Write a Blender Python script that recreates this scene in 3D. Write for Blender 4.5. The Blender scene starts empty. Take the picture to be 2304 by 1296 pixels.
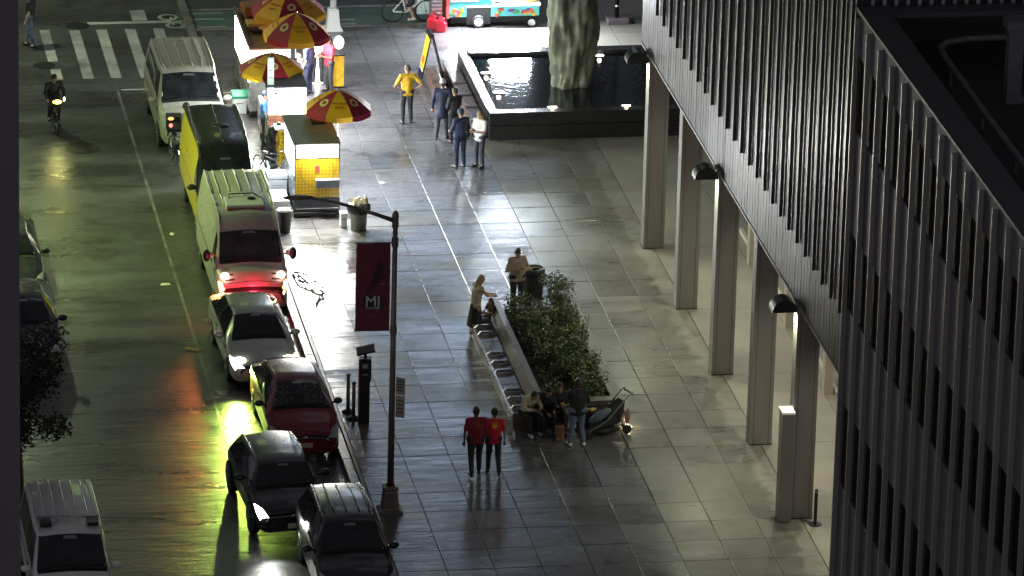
import bpy, bmesh, math, random
from mathutils import Vector, Matrix, Euler
random.seed(7)
PI = math.pi
R = math.radians
scene = bpy.context.scene
C = scene.collection

# ------------------------------------------------------------------ camera
def cam_axes(yaw, pitch, roll):
    fwd = Vector((math.sin(yaw) * math.cos(pitch), math.cos(yaw) * math.cos(pitch), -math.sin(pitch)))
    right = Vector((math.cos(yaw), -math.sin(yaw), 0))
    up = right.cross(fwd)
    a, b = math.cos(roll), math.sin(roll)
    return a * right + b * up, -b * right + a * up, fwd
r_, u_, f_ = cam_axes(0.167423, 0.345278, 0.02632)
cd = bpy.data.cameras.new('camera')
cam = bpy.data.objects.new('camera', cd)
C.objects.link(cam)
m = Matrix((r_, u_, -f_)).transposed().to_4x4()
m.translation = Vector((-24.3949, -127.9921, 52.79126))
cam.matrix_world = m
cd.sensor_width = 36
cd.lens = 36 * 13185.565 / 2304
cd.clip_start = 1
cd.clip_end = 900
scene.camera = cam

# ------------------------------------------------------------------ world and exposure
w = bpy.data.worlds.new('World')
scene.world = w
w.use_nodes = True
nt = w.node_tree
nt.nodes.clear()
out = nt.nodes.new('ShaderNodeOutputWorld')
bg = nt.nodes.new('ShaderNodeBackground')
sky = nt.nodes.new('ShaderNodeTexSky')
sky.sky_type = 'NISHITA'
sky.sun_disc = False
sky.sun_elevation = R(0.5)
sky.sun_rotation = R(200)
bg.inputs['Strength'].default_value = 0.28
tint = nt.nodes.new('ShaderNodeMix')
tint.data_type = 'RGBA'
tint.blend_type = 'MULTIPLY'
tint.inputs[0].default_value = 1
tint.inputs[7].default_value = (0.92, 0.88, 1.0, 1)   # grey violet city night tone
bw = nt.nodes.new('ShaderNodeRGBToBW')
nt.links.new(sky.outputs[0], bw.inputs[0])
nt.links.new(bw.outputs[0], tint.inputs[6])
nt.links.new(tint.outputs[2], bg.inputs[0])
nt.links.new(bg.outputs[0], out.inputs[0])
scene.view_settings.view_transform = 'Standard'
scene.view_settings.look = 'None'
scene.view_settings.gamma = 1
scene.view_settings.exposure = 0.0
scene.view_settings.use_curve_mapping = False

def sun_lamp():
    d = bpy.data.lights.new('moon', 'SUN')
    d.energy = 0.012
    d.angle = R(12)
    d.color = (0.75, 0.82, 1)
    o = bpy.data.objects.new('moon', d)
    C.objects.link(o)
    o.rotation_euler = (R(35), 0, R(160))
sun_lamp()

# ------------------------------------------------------------------ materials
MATS = {}
def mat(name, col, rough=0.5, metal=0.0, noise=0.0, nscale=6.0, bump=0.0, bscale=40.0, emit=None, estr=0.0,
        rvar=0.0, stretch=(1, 1, 1), coat=0.0, trans=0.0, rnd=0.0, spec=0.5, alpha=1.0, rscale=None):
    if name in MATS:
        return MATS[name]
    M = bpy.data.materials.new(name)
    M.use_nodes = True
    n = M.node_tree.nodes
    l = M.node_tree.links
    p = n['Principled BSDF']
    p.inputs['Base Color'].default_value = (*col, 1)
    p.inputs['Roughness'].default_value = rough
    p.inputs['Metallic'].default_value = metal
    p.inputs['Specular IOR Level'].default_value = spec
    p.inputs['Coat Weight'].default_value = coat
    p.inputs['Coat Roughness'].default_value = 0.06
    p.inputs['Transmission Weight'].default_value = trans
    p.inputs['Alpha'].default_value = alpha
    if emit:
        p.inputs['Emission Color'].default_value = (*emit, 1)
        p.inputs['Emission Strength'].default_value = estr
    if noise or bump or rvar or rnd:
        tc = n.new('ShaderNodeTexCoord')
        mp = n.new('ShaderNodeMapping')
        mp.inputs['Scale'].default_value = stretch
        l.new(tc.outputs['Object'], mp.inputs[0])
        oi = n.new('ShaderNodeObjectInfo')
        add = n.new('ShaderNodeVectorMath')
        add.operation = 'MULTIPLY_ADD'
        l.new(oi.outputs['Random'], add.inputs[0])
        add.inputs[1].default_value = (37, 53, 11)
        l.new(mp.outputs[0], add.inputs[2])
        vec = add.outputs[0]
    if noise or rnd:
        t = n.new('ShaderNodeTexNoise')
        t.inputs['Scale'].default_value = nscale
        t.inputs['Detail'].default_value = 6
        l.new(vec, t.inputs['Vector'])
        mr = n.new('ShaderNodeMapRange')
        mr.inputs['From Min'].default_value = 0.25
        mr.inputs['From Max'].default_value = 0.75
        mr.inputs['To Min'].default_value = 1 - noise
        mr.inputs['To Max'].default_value = 1 + noise
        l.new(t.outputs['Fac'], mr.inputs[0])
        val = mr.outputs[0]
        if rnd:
            m2 = n.new('ShaderNodeMapRange')
            m2.inputs['To Min'].default_value = 1 - rnd
            m2.inputs['To Max'].default_value = 1 + rnd
            l.new(oi.outputs['Random'], m2.inputs[0])
            mm = n.new('ShaderNodeMath')
            mm.operation = 'MULTIPLY'
            l.new(val, mm.inputs[0])
            l.new(m2.outputs[0], mm.inputs[1])
            val = mm.outputs[0]
        vm = n.new('ShaderNodeVectorMath')
        vm.operation = 'SCALE'
        vm.inputs[0].default_value = col
        l.new(val, vm.inputs['Scale'])
        l.new(vm.outputs[0], p.inputs['Base Color'])
    if rvar:
        t2 = n.new('ShaderNodeTexNoise')
        t2.inputs['Scale'].default_value = rscale or nscale * 0.5
        t2.inputs['Detail'].default_value = 5
        l.new(vec, t2.inputs['Vector'])
        m3 = n.new('ShaderNodeMapRange')
        m3.inputs['From Min'].default_value = 0.3
        m3.inputs['From Max'].default_value = 0.7
        m3.inputs['To Min'].default_value = max(0.03, rough - rvar)
        m3.inputs['To Max'].default_value = rough + rvar
        l.new(t2.outputs['Fac'], m3.inputs[0])
        l.new(m3.outputs[0], p.inputs['Roughness'])
    if bump:
        t3 = n.new('ShaderNodeTexNoise')
        t3.inputs['Scale'].default_value = bscale
        t3.inputs['Detail'].default_value = 4
        l.new(vec, t3.inputs['Vector'])
        b = n.new('ShaderNodeBump')
        b.inputs['Strength'].default_value = bump
        b.inputs['Distance'].default_value = 0.02
        l.new(t3.outputs['Fac'], b.inputs['Height'])
        l.new(b.outputs[0], p.inputs['Normal'])
    MATS[name] = M
    return M

def wet_ground(name, col, rlo, rhi, wscale, bump, bscale, stretch=(0.35, 1, 1), cvar=0.25, rnd=0.12, dry_edge=None, puddle=0.5, spec=0.5, spots=0.0):
    """wet concrete or asphalt: world-position noise drives how wet (glossy) each patch is"""
    M = bpy.data.materials.new(name)
    M.use_nodes = True
    n = M.node_tree.nodes
    l = M.node_tree.links
    p = n['Principled BSDF']
    p.inputs['Specular IOR Level'].default_value = spec
    g = n.new('ShaderNodeNewGeometry')
    mp = n.new('ShaderNodeMapping')
    mp.inputs['Scale'].default_value = stretch
    l.new(g.outputs['Position'], mp.inputs[0])
    oi = n.new('ShaderNodeObjectInfo')
    def noise(scale, detail, src):
        t = n.new('ShaderNodeTexNoise')
        t.inputs['Scale'].default_value = scale
        t.inputs['Detail'].default_value = detail
        t.inputs['Roughness'].default_value = 0.62
        l.new(src, t.inputs['Vector'])
        return t.outputs['Fac']
    def rng(v, a, b, c, d):
        x = n.new('ShaderNodeMapRange')
        for k, q in zip(('From Min', 'From Max', 'To Min', 'To Max'), (a, b, c, d)):
            x.inputs[k].default_value = q
        l.new(v, x.inputs[0])
        return x.outputs[0]
    def mth(op, a, b):
        x = n.new('ShaderNodeMath')
        x.operation = op
        for k, q in ((0, a), (1, b)):
            if isinstance(q, (int, float)):
                x.inputs[k].default_value = q
            else:
                l.new(q, x.inputs[k])
        return x.outputs[0]
    wet = rng(noise(wscale, 6, mp.outputs[0]), puddle - 0.17, puddle + 0.17, 0, 1)
    fine = noise(wscale * 9, 5, mp.outputs[0])
    rr = mth('ADD', rng(wet, 0, 1, rlo, rhi), rng(fine, 0.3, 0.7, -0.05, 0.05))
    rr = mth('ADD', rr, rng(oi.outputs['Random'], 0, 1, -0.05, 0.05))
    l.new(rr, p.inputs['Roughness'])
    c1 = mth('MULTIPLY', rng(wet, 0, 1, 1 - cvar, 1 + cvar), rng(noise(wscale * 5, 8, g.outputs['Position']), 0.25, 0.75, 0.8, 1.2))
    c1 = mth('MULTIPLY', c1, rng(oi.outputs['Random'], 0, 1, 1 - rnd, 1 + rnd))
    c1 = mth('MULTIPLY', c1, rng(noise(60, 2, g.outputs['Position']), 0.3, 0.7, 0.8, 1.2))
    if spots:
        vo = n.new('ShaderNodeTexVoronoi')
        vo.inputs['Scale'].default_value = 2.3
        l.new(g.outputs['Position'], vo.inputs['Vector'])
        c1 = mth('MULTIPLY', c1, rng(vo.outputs['Distance'], 0.04, 0.075, 1 - spots, 1))
        c1 = mth('MULTIPLY', c1, rng(noise(0.9, 4, g.outputs['Position']), 0.33, 0.43, 0.62, 1))
    if dry_edge:
        sx_ = n.new('ShaderNodeSeparateXYZ')
        l.new(g.outputs['Position'], sx_.inputs[0])
        e_ = mth('ADD', sx_.outputs['X'], mth('MULTIPLY', noise(2.6, 6, g.outputs['Position']), 1.1))
        dry = rng(e_, dry_edge, dry_edge + 0.06, 0, 1)
        c1 = mth('MULTIPLY', c1, rng(dry, 0, 1, 1, 1.35))
        rr2 = mth('ADD', rr, mth('MULTIPLY', dry, 0.14))
        l.new(rr2, p.inputs['Roughness'])
    vm = n.new('ShaderNodeVectorMath')
    vm.operation = 'SCALE'
    vm.inputs[0].default_value = col
    l.new(c1, vm.inputs['Scale'])
    l.new(vm.outputs[0], p.inputs['Base Color'])
    st = n.new('ShaderNodeMapping')
    st.inputs['Scale'].default_value = (0.22, 1.0, 1)
    l.new(g.outputs['Position'], st.inputs[0])
    h = mth('ADD', mth('MULTIPLY', noise(bscale * 0.12, 4, st.outputs[0]), 1.5), mth('MULTIPLY', noise(bscale, 3, g.outputs['Position']), 0.35))
    b = n.new('ShaderNodeBump')
    b.inputs['Strength'].default_value = bump
    b.inputs['Distance'].default_value = 0.02
    l.new(h, b.inputs['Height'])
    l.new(b.outputs[0], p.inputs['Normal'])
    MATS[name] = M
    return M

# ------------------------------------------------------------------ mesh helpers
class MB:
    def __init__(s):
        s.v, s.f, s.mi = [], [], []
        s.m = 0
    def add(s, vs, fs):
        o = len(s.v)
        s.v += [tuple(q) for q in vs]
        s.f += [tuple(i + o for i in f) for f in fs]
        s.mi += [s.m] * len(fs)
        return s
    def box(s, x0, x1, y0, y1, z0, z1):
        return s.add([(x0, y0, z0), (x1, y0, z0), (x1, y1, z0), (x0, y1, z0), (x0, y0, z1), (x1, y0, z1), (x1, y1, z1), (x0, y1, z1)],
                     [(0, 3, 2, 1), (4, 5, 6, 7), (0, 1, 5, 4), (1, 2, 6, 5), (2, 3, 7, 6), (3, 0, 4, 7)])
    def cbox(s, c, sz, rz=0, rx=0, ry=0):
        M_ = Euler((rx, ry, rz)).to_matrix()
        b = MB().box(-sz[0] / 2, sz[0] / 2, -sz[1] / 2, sz[1] / 2, -sz[2] / 2, sz[2] / 2)
        return s.add([M_ @ Vector(q) + Vector(c) for q in b.v], b.f)
    def quad(s, a, b, c, d):
        return s.add([a, b, c, d], [(0, 1, 2, 3)])
    def tube(s, pts, r, seg=8, cap=True):
        pts = [Vector(q) for q in pts]
        rs = r if isinstance(r, (list, tuple)) else [r] * len(pts)
        vs = []
        up = None
        for i, q in enumerate(pts):
            d = (pts[min(i + 1, len(pts) - 1)] - pts[max(i - 1, 0)]).normalized()
            if up is None:
                up = Vector((0, 0, 1)) if abs(d.z) < 0.9 else Vector((0, 1, 0))
            a = d.cross(up).normalized()
            b = a.cross(d).normalized()
            up = b
            for k in range(seg):
                t = 2 * PI * k / seg
                vs.append(q + rs[i] * (math.cos(t) * a + math.sin(t) * b))
        fs = []
        for i in range(len(pts) - 1):
            for k in range(seg):
                k2 = (k + 1) % seg
                fs.append((i * seg + k, (i + 1) * seg + k, (i + 1) * seg + k2, i * seg + k2))
        if cap:
            fs.append(tuple(range(seg)))
            fs.append(tuple(reversed(range((len(pts) - 1) * seg, len(pts) * seg))))
        return s.add(vs, fs)
    def lathe(s, prof, c=(0, 0, 0), seg=16, a0=0, a1=2 * PI):
        vs, fs = [], []
        full = abs(a1 - a0 - 2 * PI) < 1e-6
        ns = seg if full else seg + 1
        for r, z in prof:
            for k in range(ns):
                t = a0 + (a1 - a0) * k / seg
                vs.append((c[0] + r * math.cos(t), c[1] + r * math.sin(t), c[2] + z))
        for i in range(len(prof) - 1):
            for k in range(seg):
                k2 = (k + 1) % ns
                fs.append((i * ns + k, i * ns + k2, (i + 1) * ns + k2, (i + 1) * ns + k))
        return s.add(vs, fs)
    def ell(s, c, r, seg=12, rings=8, rot=None):
        vs, fs = [], []
        for i in range(rings + 1):
            ph = PI * i / rings
            for k in range(seg):
                t = 2 * PI * k / seg
                q = Vector((r[0] * math.sin(ph) * math.cos(t), r[1] * math.sin(ph) * math.sin(t), r[2] * math.cos(ph)))
                if rot:
                    q = rot @ q
                vs.append(q + Vector(c))
        for i in range(rings):
            for k in range(seg):
                k2 = (k + 1) % seg
                fs.append((i * seg + k, (i + 1) * seg + k, (i + 1) * seg + k2, i * seg + k2))
        return s.add(vs, fs)
    def cap(s, a, b, ra, rb, seg=10):
        """capsule with a taper"""
        a, b = Vector(a), Vector(b)
        d = b - a
        if d.length < 1e-5:
            return s.ell(a, (ra,) * 3, seg, 6)
        d.normalize()
        pts, rs = [], []
        for t in (-1, -0.8, -0.4):
            pts.append(a + d * ra * t)
            rs.append(max(ra * math.sqrt(1 - t * t), ra * 0.06))
        pts.append(a); rs.append(ra)
        pts.append(b); rs.append(rb)
        for t in (0.4, 0.8, 1):
            pts.append(b + d * rb * t)
            rs.append(max(rb * math.sqrt(1 - t * t), rb * 0.06))
        return s.tube(pts, rs, seg)
    def grid(s, fn, nu, nv):
        vs = [fn(i / nu, j / nv) for i in range(nu + 1) for j in range(nv + 1)]
        fs = [(i * (nv + 1) + j, (i + 1) * (nv + 1) + j, (i + 1) * (nv + 1) + j + 1, i * (nv + 1) + j + 1) for i in range(nu) for j in range(nv)]
        return s.add(vs, fs)
    def mesh(s, name, mats, smooth=False):
        me = bpy.data.meshes.new(name)
        me.from_pydata(s.v, [], s.f)
        if not isinstance(mats, (list, tuple)):
            mats = [mats]
        for q in mats:
            me.materials.append(q)
        if len(mats) > 1:
            me.polygons.foreach_set('material_index', s.mi)
        if smooth:
            me.polygons.foreach_set('use_smooth', [True] * len(s.f))
        me.update()
        return me
    def build(s, name, mats, parent=None, smooth=False, bevel=0, loc=None, rotz=None):
        o = bpy.data.objects.new(name, s.mesh(name, mats, smooth))
        C.objects.link(o)
        if parent:
            o.parent = parent
        if loc:
            o.location = loc
        if rotz is not None:
            o.rotation_euler = (0, 0, rotz)
        if bevel:
            b = o.modifiers.new('bevel', 'BEVEL')
            b.width = bevel
            b.segments = 2
            b.limit_method = 'ANGLE'
        return o

def tag(o, label, cat, group=None):
    o['label'] = label
    o['category'] = cat
    if group:
        o['group'] = group
    return o
def thing(name, label, cat, loc=(0, 0, 0), rotz=0, group=None):
    o = bpy.data.objects.new(name, None)
    C.objects.link(o)
    o.location = loc
    o.rotation_euler = (0, 0, rotz)
    o.empty_display_size = 0.2
    return tag(o, label, cat, group)
def struct(o):
    o['kind'] = 'structure'
    return o
def lamp(kind, loc, power, col, size=0.2, target=None, spot=None, sizey=None, blend=0.5, parent=None, name='lamp_light'):
    d = bpy.data.lights.new(name, kind)
    d.energy = power
    d.color = col
    if kind == 'AREA':
        d.size = size
        if sizey:
            d.shape = 'RECTANGLE'
            d.size_y = sizey
    else:
        d.shadow_soft_size = size
    if kind == 'SPOT':
        d.spot_size = R(spot or 90)
        d.spot_blend = blend
    o = bpy.data.objects.new(name, d)
    C.objects.link(o)
    o.location = loc
    if target is not None:
        o.rotation_euler = (Vector(target) - Vector(loc)).to_track_quat('-Z', 'Y').to_euler()
    if parent:
        o.parent = parent
    return o
def text(body, name, m_, parent, loc, rot, size, extr=0.002, align='CENTER', sx=1.0):
    cu = bpy.data.curves.new(name, 'FONT')
    cu.body = body
    cu.size = size
    cu.extrude = extr
    cu.align_x = align
    cu.align_y = 'CENTER'
    cu.offset = size * 0.012
    t = bpy.data.objects.new('tmp', cu)
    me = bpy.data.meshes.new_from_object(t)
    bpy.data.objects.remove(t)
    me.name = name
    me.materials.clear()
    me.materials.append(m_)
    o = bpy.data.objects.new(name, me)
    C.objects.link(o)
    o.parent = parent
    o.location = loc
    o.rotation_euler = rot
    o.scale = (sx, 1, 1)
    return o

# common materials
asphalt = wet_ground('wet_asphalt', (0.055, 0.055, 0.055), 0.26, 0.56, 0.6, 1.0, 24, cvar=0.3, puddle=0.5, spec=0.6, spots=0.25)
slabm = wet_ground('wet_concrete_slab', (0.092, 0.09, 0.094), 0.12, 0.36, 0.42, 0.5, 16, cvar=0.2, rnd=0.2, puddle=0.5, spec=0.55, spots=0.5)
slabdry = wet_ground('damp_concrete_slab', (0.15, 0.143, 0.122), 0.24, 0.44, 0.4, 0.3, 18, cvar=0.15, rnd=0.09, puddle=0.5, dry_edge=4.45, spots=0.35)
drym = mat('dry_soffit_paving', (0.25, 0.235, 0.195), 0.55, noise=0.12, nscale=1.2, bump=0.08, bscale=20)
jointm = mat('dark_joint_bed', (0.02, 0.02, 0.02), 0.5, noise=0.3)
curbm = wet_ground('wet_steel_faced_kerb', (0.16, 0.155, 0.15), 0.25, 0.45, 1.2, 0.3, 30)
paint = wet_ground('worn_white_road_paint', (0.3, 0.3, 0.31), 0.3, 0.5, 0.9, 0.7, 30, cvar=0.4, spots=0.6)
faded = wet_ground('faded_road_paint', (0.15, 0.15, 0.145), 0.3, 0.5, 1.6, 0.7, 30, cvar=0.5, spots=0.6)
greenp = wet_ground('green_lane_paint', (0.06, 0.12, 0.1), 0.28, 0.48, 0.6, 0.5, 34)
steel = mat('brushed_metal_panel', (0.3, 0.3, 0.31), 0.42, 0.5, noise=0.12, nscale=3, rvar=0.06, stretch=(1, 1, 0.15), rnd=0.1)
colm = mat('painted_metal_column', (0.24, 0.225, 0.215), 0.38, 0.55, noise=0.1, nscale=2, rvar=0.05, stretch=(1, 1, 0.2))
finm = mat('dark_anodised_fin', (0.05, 0.05, 0.055), 0.4, 0.3, noise=0.15, nscale=2, stretch=(1, 1, 0.2), rvar=0.06)
finb = mat('bronze_anodised_fin', (0.27, 0.26, 0.24), 0.55, 0.3, noise=0.15, nscale=2, stretch=(1, 1, 0.2))
glassd = mat('dark_window_glass', (0.006, 0.006, 0.008), 0.6, 0.0, spec=0.06)
black = mat('black_paint', (0.012, 0.012, 0.013), 0.35, noise=0.2)
rubber = mat('black_rubber', (0.012, 0.012, 0.012), 0.6, noise=0.2)
darkm = mat('dark_coated_metal', (0.03, 0.03, 0.032), 0.4, 0.4, noise=0.2)
chrome = mat('bright_trim_metal', (0.6, 0.6, 0.6), 0.2, 1.0)
inox = mat('stainless_steel', (0.45, 0.45, 0.46), 0.28, 0.9, noise=0.1, rvar=0.08)
granite = mat('dark_polished_granite', (0.02, 0.019, 0.021), 0.25, noise=0.5, nscale=60, rvar=0.08, spec=0.6)
granite_l = mat('speckled_grey_granite', (0.2, 0.19, 0.165), 0.5, noise=0.45, nscale=55, rvar=0.1, bump=0.1, bscale=80)
granite_m = mat('speckled_planter_wall_granite', (0.13, 0.125, 0.115), 0.4, noise=0.3, nscale=55, rvar=0.1)
brown_st = mat('brown_bench_granite', (0.1, 0.07, 0.06), 0.3, noise=0.35, nscale=50, rvar=0.1)
white_e = mat('lit_white_lamp', (1, 1, 1), 0.5, emit=(0.93, 0.98, 1), estr=9)
yellow_p = mat('yellow_vinyl', (0.75, 0.42, 0.01), 0.4, noise=0.08)
red_p = mat('red_vinyl', (0.5, 0.01, 0.03), 0.4, noise=0.08)

# ================================================================== THE SETTING
CURB = -5.95
# road
g = MB()
g.box(-70, 70, -60, 220, -0.6, -0.14)
road = struct(g.build('road', asphalt))
# pavement: kerb at z 0 with the slabs, road 14 cm lower
bed = MB().box(CURB + 0.15, 70, -60, 40.3, -0.5, -0.025)
plaza = struct(bed.build('plaza_pavement', jointm))
XL = [-5.72, -4.55, -3.41, -2.28, -1.105, 0, 1.105, 2.21, 3.314, 4.42]
ROW = 1.22
slab_cache = {}
cells = []
for j in range(-6, 33):
    for i in range(len(XL) - 1):
        xa, xb = XL[i], XL[i + 1]
        ya, yb = j * ROW, (j + 1) * ROW
        xc, yc = (xa + xb) / 2, (ya + yb) / 2
        if 1.3 < xc and 29.3 < yc < 34.8:
            continue
        if -0.85 < xc < 1.1 and 6.9 < yc < 13.5:
            continue
        cells.append((yc, xc, xb - xa))
cells.sort()
def slab_mesh(wd, major, mt):
    k = (round(wd, 3), mt.name)
    if k not in slab_cache:
        hw, hd = wd / 2 - 0.008, ROW / 2 - 0.008
        b = MB()
        e = 0.007
        b.add([(-hw, -hd, -0.06), (hw, -hd, -0.06), (hw, hd, -0.06), (-hw, hd, -0.06),
               (-hw, -hd, -e), (hw, -hd, -e), (hw, hd, -e), (-hw, hd, -e),
               (-hw + e, -hd + e, 0), (hw - e, -hd + e, 0), (hw - e, hd - e, 0), (-hw + e, hd - e, 0)],
              [(0, 1, 5, 4), (1, 2, 6, 5), (2, 3, 7, 6), (3, 0, 4, 7), (4, 5, 9, 8), (5, 6, 10, 9), (6, 7, 11, 10), (7, 4, 8, 11), (8, 9, 10, 11)])
        slab_cache[k] = b.mesh('paving_slab', mt)
    return slab_cache[k]
rest = MB()
for n_, (yc, xc, wd) in enumerate(cells):
    mt = slabdry if xc > 1.0 and yc < 29 else slabm
    if xc > 3.4 and yc < 29:
        mt = slabdry
    tx, ty = random.uniform(-0.0022, 0.0022), random.uniform(-0.0022, 0.0022)
    if n_ < 296:
        o = bpy.data.objects.new('paving_slab', slab_mesh(wd, False, mt))
        C.objects.link(o)
        o.parent = plaza
        o.location = (xc, yc, random.uniform(-0.003, 0.001))
        o.rotation_euler = (tx, ty, 0)
    else:
        hw, hd = wd / 2 - 0.008, ROW / 2 - 0.008
        z0 = random.uniform(-0.003, 0.001)
        rest.m = 0
        rest.box(xc - hw, xc + hw, yc - hd, yc + hd, -0.06, z0)
o = rest.build('paving_slab', [slabm], plaza)
o['kind'] = 'stuff'
# big slabs of the covered passage under the building
for j in range(-2, 9):
    for (xa, xb) in ((4.42, 6.75), (6.75, 9.1), (9.1, 12)):
        MB().box(xa + 0.008, xb - 0.008, j * 4.88 + 0.008, (j + 1) * 4.88 - 0.008, -0.06, random.uniform(-0.002, 0.001)).build('paving_slab', drym, plaza)
# kerb stones
kb = thing('kerb', 'steel faced granite kerb stones edging the wet sidewalk', 'kerb')
del kb['category'], kb['label']
kb['kind'] = 'structure'
for k in range(-4, 20):
    MB().box(-0.12, 0.115, 0.006, 2.43, -0.3, 0.0).build('kerb_stone', curbm, kb, bevel=0.02, loc=(CURB, k * 2.44, 0.002 + random.uniform(-0.002, 0.002)))
for k in range(0, 9):
    MB().box(0.006, 2.43, -0.12, 0.115, -0.3, 0.0).build('kerb_stone', curbm, kb, bevel=0.02, loc=(CURB + 0.12 + k * 2.44, 40.42, 0.002))
# road markings, 4 mm sheets
RZ = -0.14
def mark(name, pts, mt, z=0.004):
    return struct(MB().add([(x, y, RZ + z) for x, y in pts] + [(x, y, RZ + z - 0.003) for x, y in pts],
                           [tuple(range(len(pts)))] + [(i, (i + 1) % len(pts), len(pts) + (i + 1) % len(pts), len(pts) + i) for i in range(len(pts))]).build(name, mt))
def strip(name, x0, x1, y0, y1, mt=paint, z=0.004):
    return mark(name, [(x0, y0), (x1, y0), (x1, y1), (x0, y1)], mt, z)
strip('parking_line', -8.75, -8.67, -12, 35.5, faded)
for k, xc in enumerate((-10.35, -9.45, -8.63, -7.76, -6.91)):
    if k == 0:
        strip('crosswalk_stripe', xc - 0.15, xc + 0.15, 36.2, 37.2)
        strip('crosswalk_stripe', xc - 0.15, xc + 0.15, 37.95, 41.1)
    else:
        strip('crosswalk_stripe', xc - 0.16, xc + 0.16, 36.2, 41.0)
strip('stop_line', -8.6, -7.9, 35.0, 35.12)
strip('parking_tee', -12.3, -11.6, 11.85, 11.97)
strip('lane_edge_line', -9.0, -6.4, 41.55, 41.78)
strip('lane_dash', -7.6, -7.15, 41.85, 42.9)
strip('bike_lane_surface', -6.2, 30, 40.75, 42.6, greenp, 0.003)
for yy in (40.95, 41.75, 42.35):
    strip('bike_lane_line', -5.9, -4.8, yy, yy + 0.12, z=0.008)
strip('bike_lane_line', -6.0, 30, 42.7, 42.84, z=0.008)
strip('bike_lane_line', -1.45, -0.85, 40.95, 41.1, z=0.008)
strip('bike_lane_line', -1.45, -0.85, 41.35, 41.5, z=0.008)
seam = wet_ground('road_seam_tar', (0.012, 0.012, 0.012), 0.2, 0.35, 0.8, 0.3, 30)
for (x0, x1, y0, wv) in ((-14.8, -8.0, 26.4, 0.12), (-11, -6.2, 34.9, 0.2), (-10.3, -6.3, 41.7, 0.05), (-14.8, -6.2, 8.9, 0.06), (-12.8, -9.5, -2.4, 0.08), (-13, -8.8, 30.2, 0.1)):
    n_ = 14
    up_ = [(x0 + (x1 - x0) * k / n_, y0 + wv * math.sin(k * 1.7 + x0) * 0.6 + random.uniform(-0.03, 0.03)) for k in range(n_ + 1)]
    lo_ = [(x, y - random.uniform(0.015, 0.05)) for x, y in up_]
    b = MB().add([(x, y, RZ + 0.002) for x, y in up_] + [(x, y, RZ + 0.002) for x, y in lo_], [(k, n_ + 1 + k, n_ + 2 + k, k + 1) for k in range(n_)])
    struct(b.build('road_seam', seam))
def ring_mark(cx, cy, r0, r1):
    b = MB()
    n = 20
    b.add([(cx + (r0 if k % 2 else r1) * math.cos(2 * PI * (k // 2) / n), cy + (r0 if k % 2 else r1) * math.sin(2 * PI * (k // 2) / n), RZ + 0.008) for k in range(2 * n)],
          [(2 * k, 2 * ((k + 1) % n), 2 * ((k + 1) % n) + 1, 2 * k + 1) for k in range(n)])
    return b
b = ring_mark(-6.35, 41.25, 0.2, 0.32)
q = ring_mark(-6.5, 42.1, 0.2, 0.32)
b.add(q.v, q.f)
b.box(-6.45, -6.38, 41.3, 42.1, RZ + 0.006, RZ + 0.0085)
b.box(-6.9, -5.9, 41.62, 41.7, RZ + 0.006, RZ + 0.0085)
struct(b.build('bicycle_symbol', paint))
# manhole covers
for (x, y, r) in ((-10.64, 37.58, 0.33), (-9.3, 41.45, 0.36), (-10.2, 29.8, 0.5)):
    mh = thing('manhole_cover', 'round dark manhole cover ' + {0.33: 'breaking the leftmost crosswalk stripe', 0.36: 'at the far edge of the crosswalk', 0.5: 'in the lane past the crosswalk beside the van'}[r], 'manhole cover', (x, y, RZ), group='manhole covers in the road')
    MB().lathe([(0, 0.012), (r * 0.86, 0.012), (r * 0.88, 0.004), (r * 0.93, 0.004), (r * 0.95, 0.014), (r, 0.012), (r, 0)], seg=28).build('cover', darkm, mh)

# ------------------------------------------------------------------ office building with columns on the right
FX = 4.1
bt = thing('office_building', 'tall office building on metal columns with vertical fins over the plaza', 'office building', (0, 0, 0))
AY0, AY1 = -4.93, 20.62
BOT = 5.55
FIN0 = 7.02
wallm = mat('grey_metal_wall_panel', (0.085, 0.092, 0.105), 0.34, 0.5, noise=0.15, nscale=2, stretch=(1, 1, 0.15), rvar=0.08, rnd=0.2)
MB().box(FX + 0.06, 14, AY0 + 0.06, AY1 - 0.06, BOT + 0.05, 34).build('building_core', darkm, bt)
MB().box(FX + 0.02, 14, AY0, AY1, BOT - 0.02, BOT + 0.05).build('soffit', mat('soffit_panel', (0.35, 0.34, 0.32), 0.5, noise=0.05), bt)
MB().box(FX - 0.035, FX + 0.05, AY0, AY1, BOT - 0.03, BOT + 0.02).build('bottom_trim', steel, bt)
pitch = 0.9625
# fascia panels below the fins, ribbed
nP = int((AY1 - AY0) / (pitch / 3))
pm = {}
for k in range(nP):
    y0 = AY0 + k * (AY1 - AY0) / nP
    wd = (AY1 - AY0) / nP
    if 'p' not in pm:
        pm['p'] = MB().add([(0.04, 0.004, 0), (0.0, 0.02, 0), (0.0, wd - 0.02, 0), (0.04, wd - 0.004, 0), (0.04, 0.004, 9.0), (0.0, 0.02, 9.0), (0.0, wd - 0.02, 9.0), (0.04, wd - 0.004, 9.0)],
                           [(0, 1, 5, 4), (1, 2, 6, 5), (2, 3, 7, 6), (3, 2, 1, 0)]).mesh('fascia_panel', wallm)
    o = bpy.data.objects.new('fascia_panel', pm['p'])
    C.objects.link(o)
    o.parent = bt
    o.location = (FX - 0.01, y0, BOT + 0.02)
    o.rotation_euler = (0, 0, random.uniform(-0.01, 0.01))
MB().box(FX - 0.01, FX + 0.03, AY0, AY1, BOT + 9.03, 34).build('upper_wall', wallm, bt)
finmesh = MB().box(-0.085, 0, -0.02, 0.02, 0, 24).mesh('fin', finm)
wpm0 = MB().box(-0.02, 0.0, -0.3, 0.3, 0, 23).mesh('window', glassd)
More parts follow.
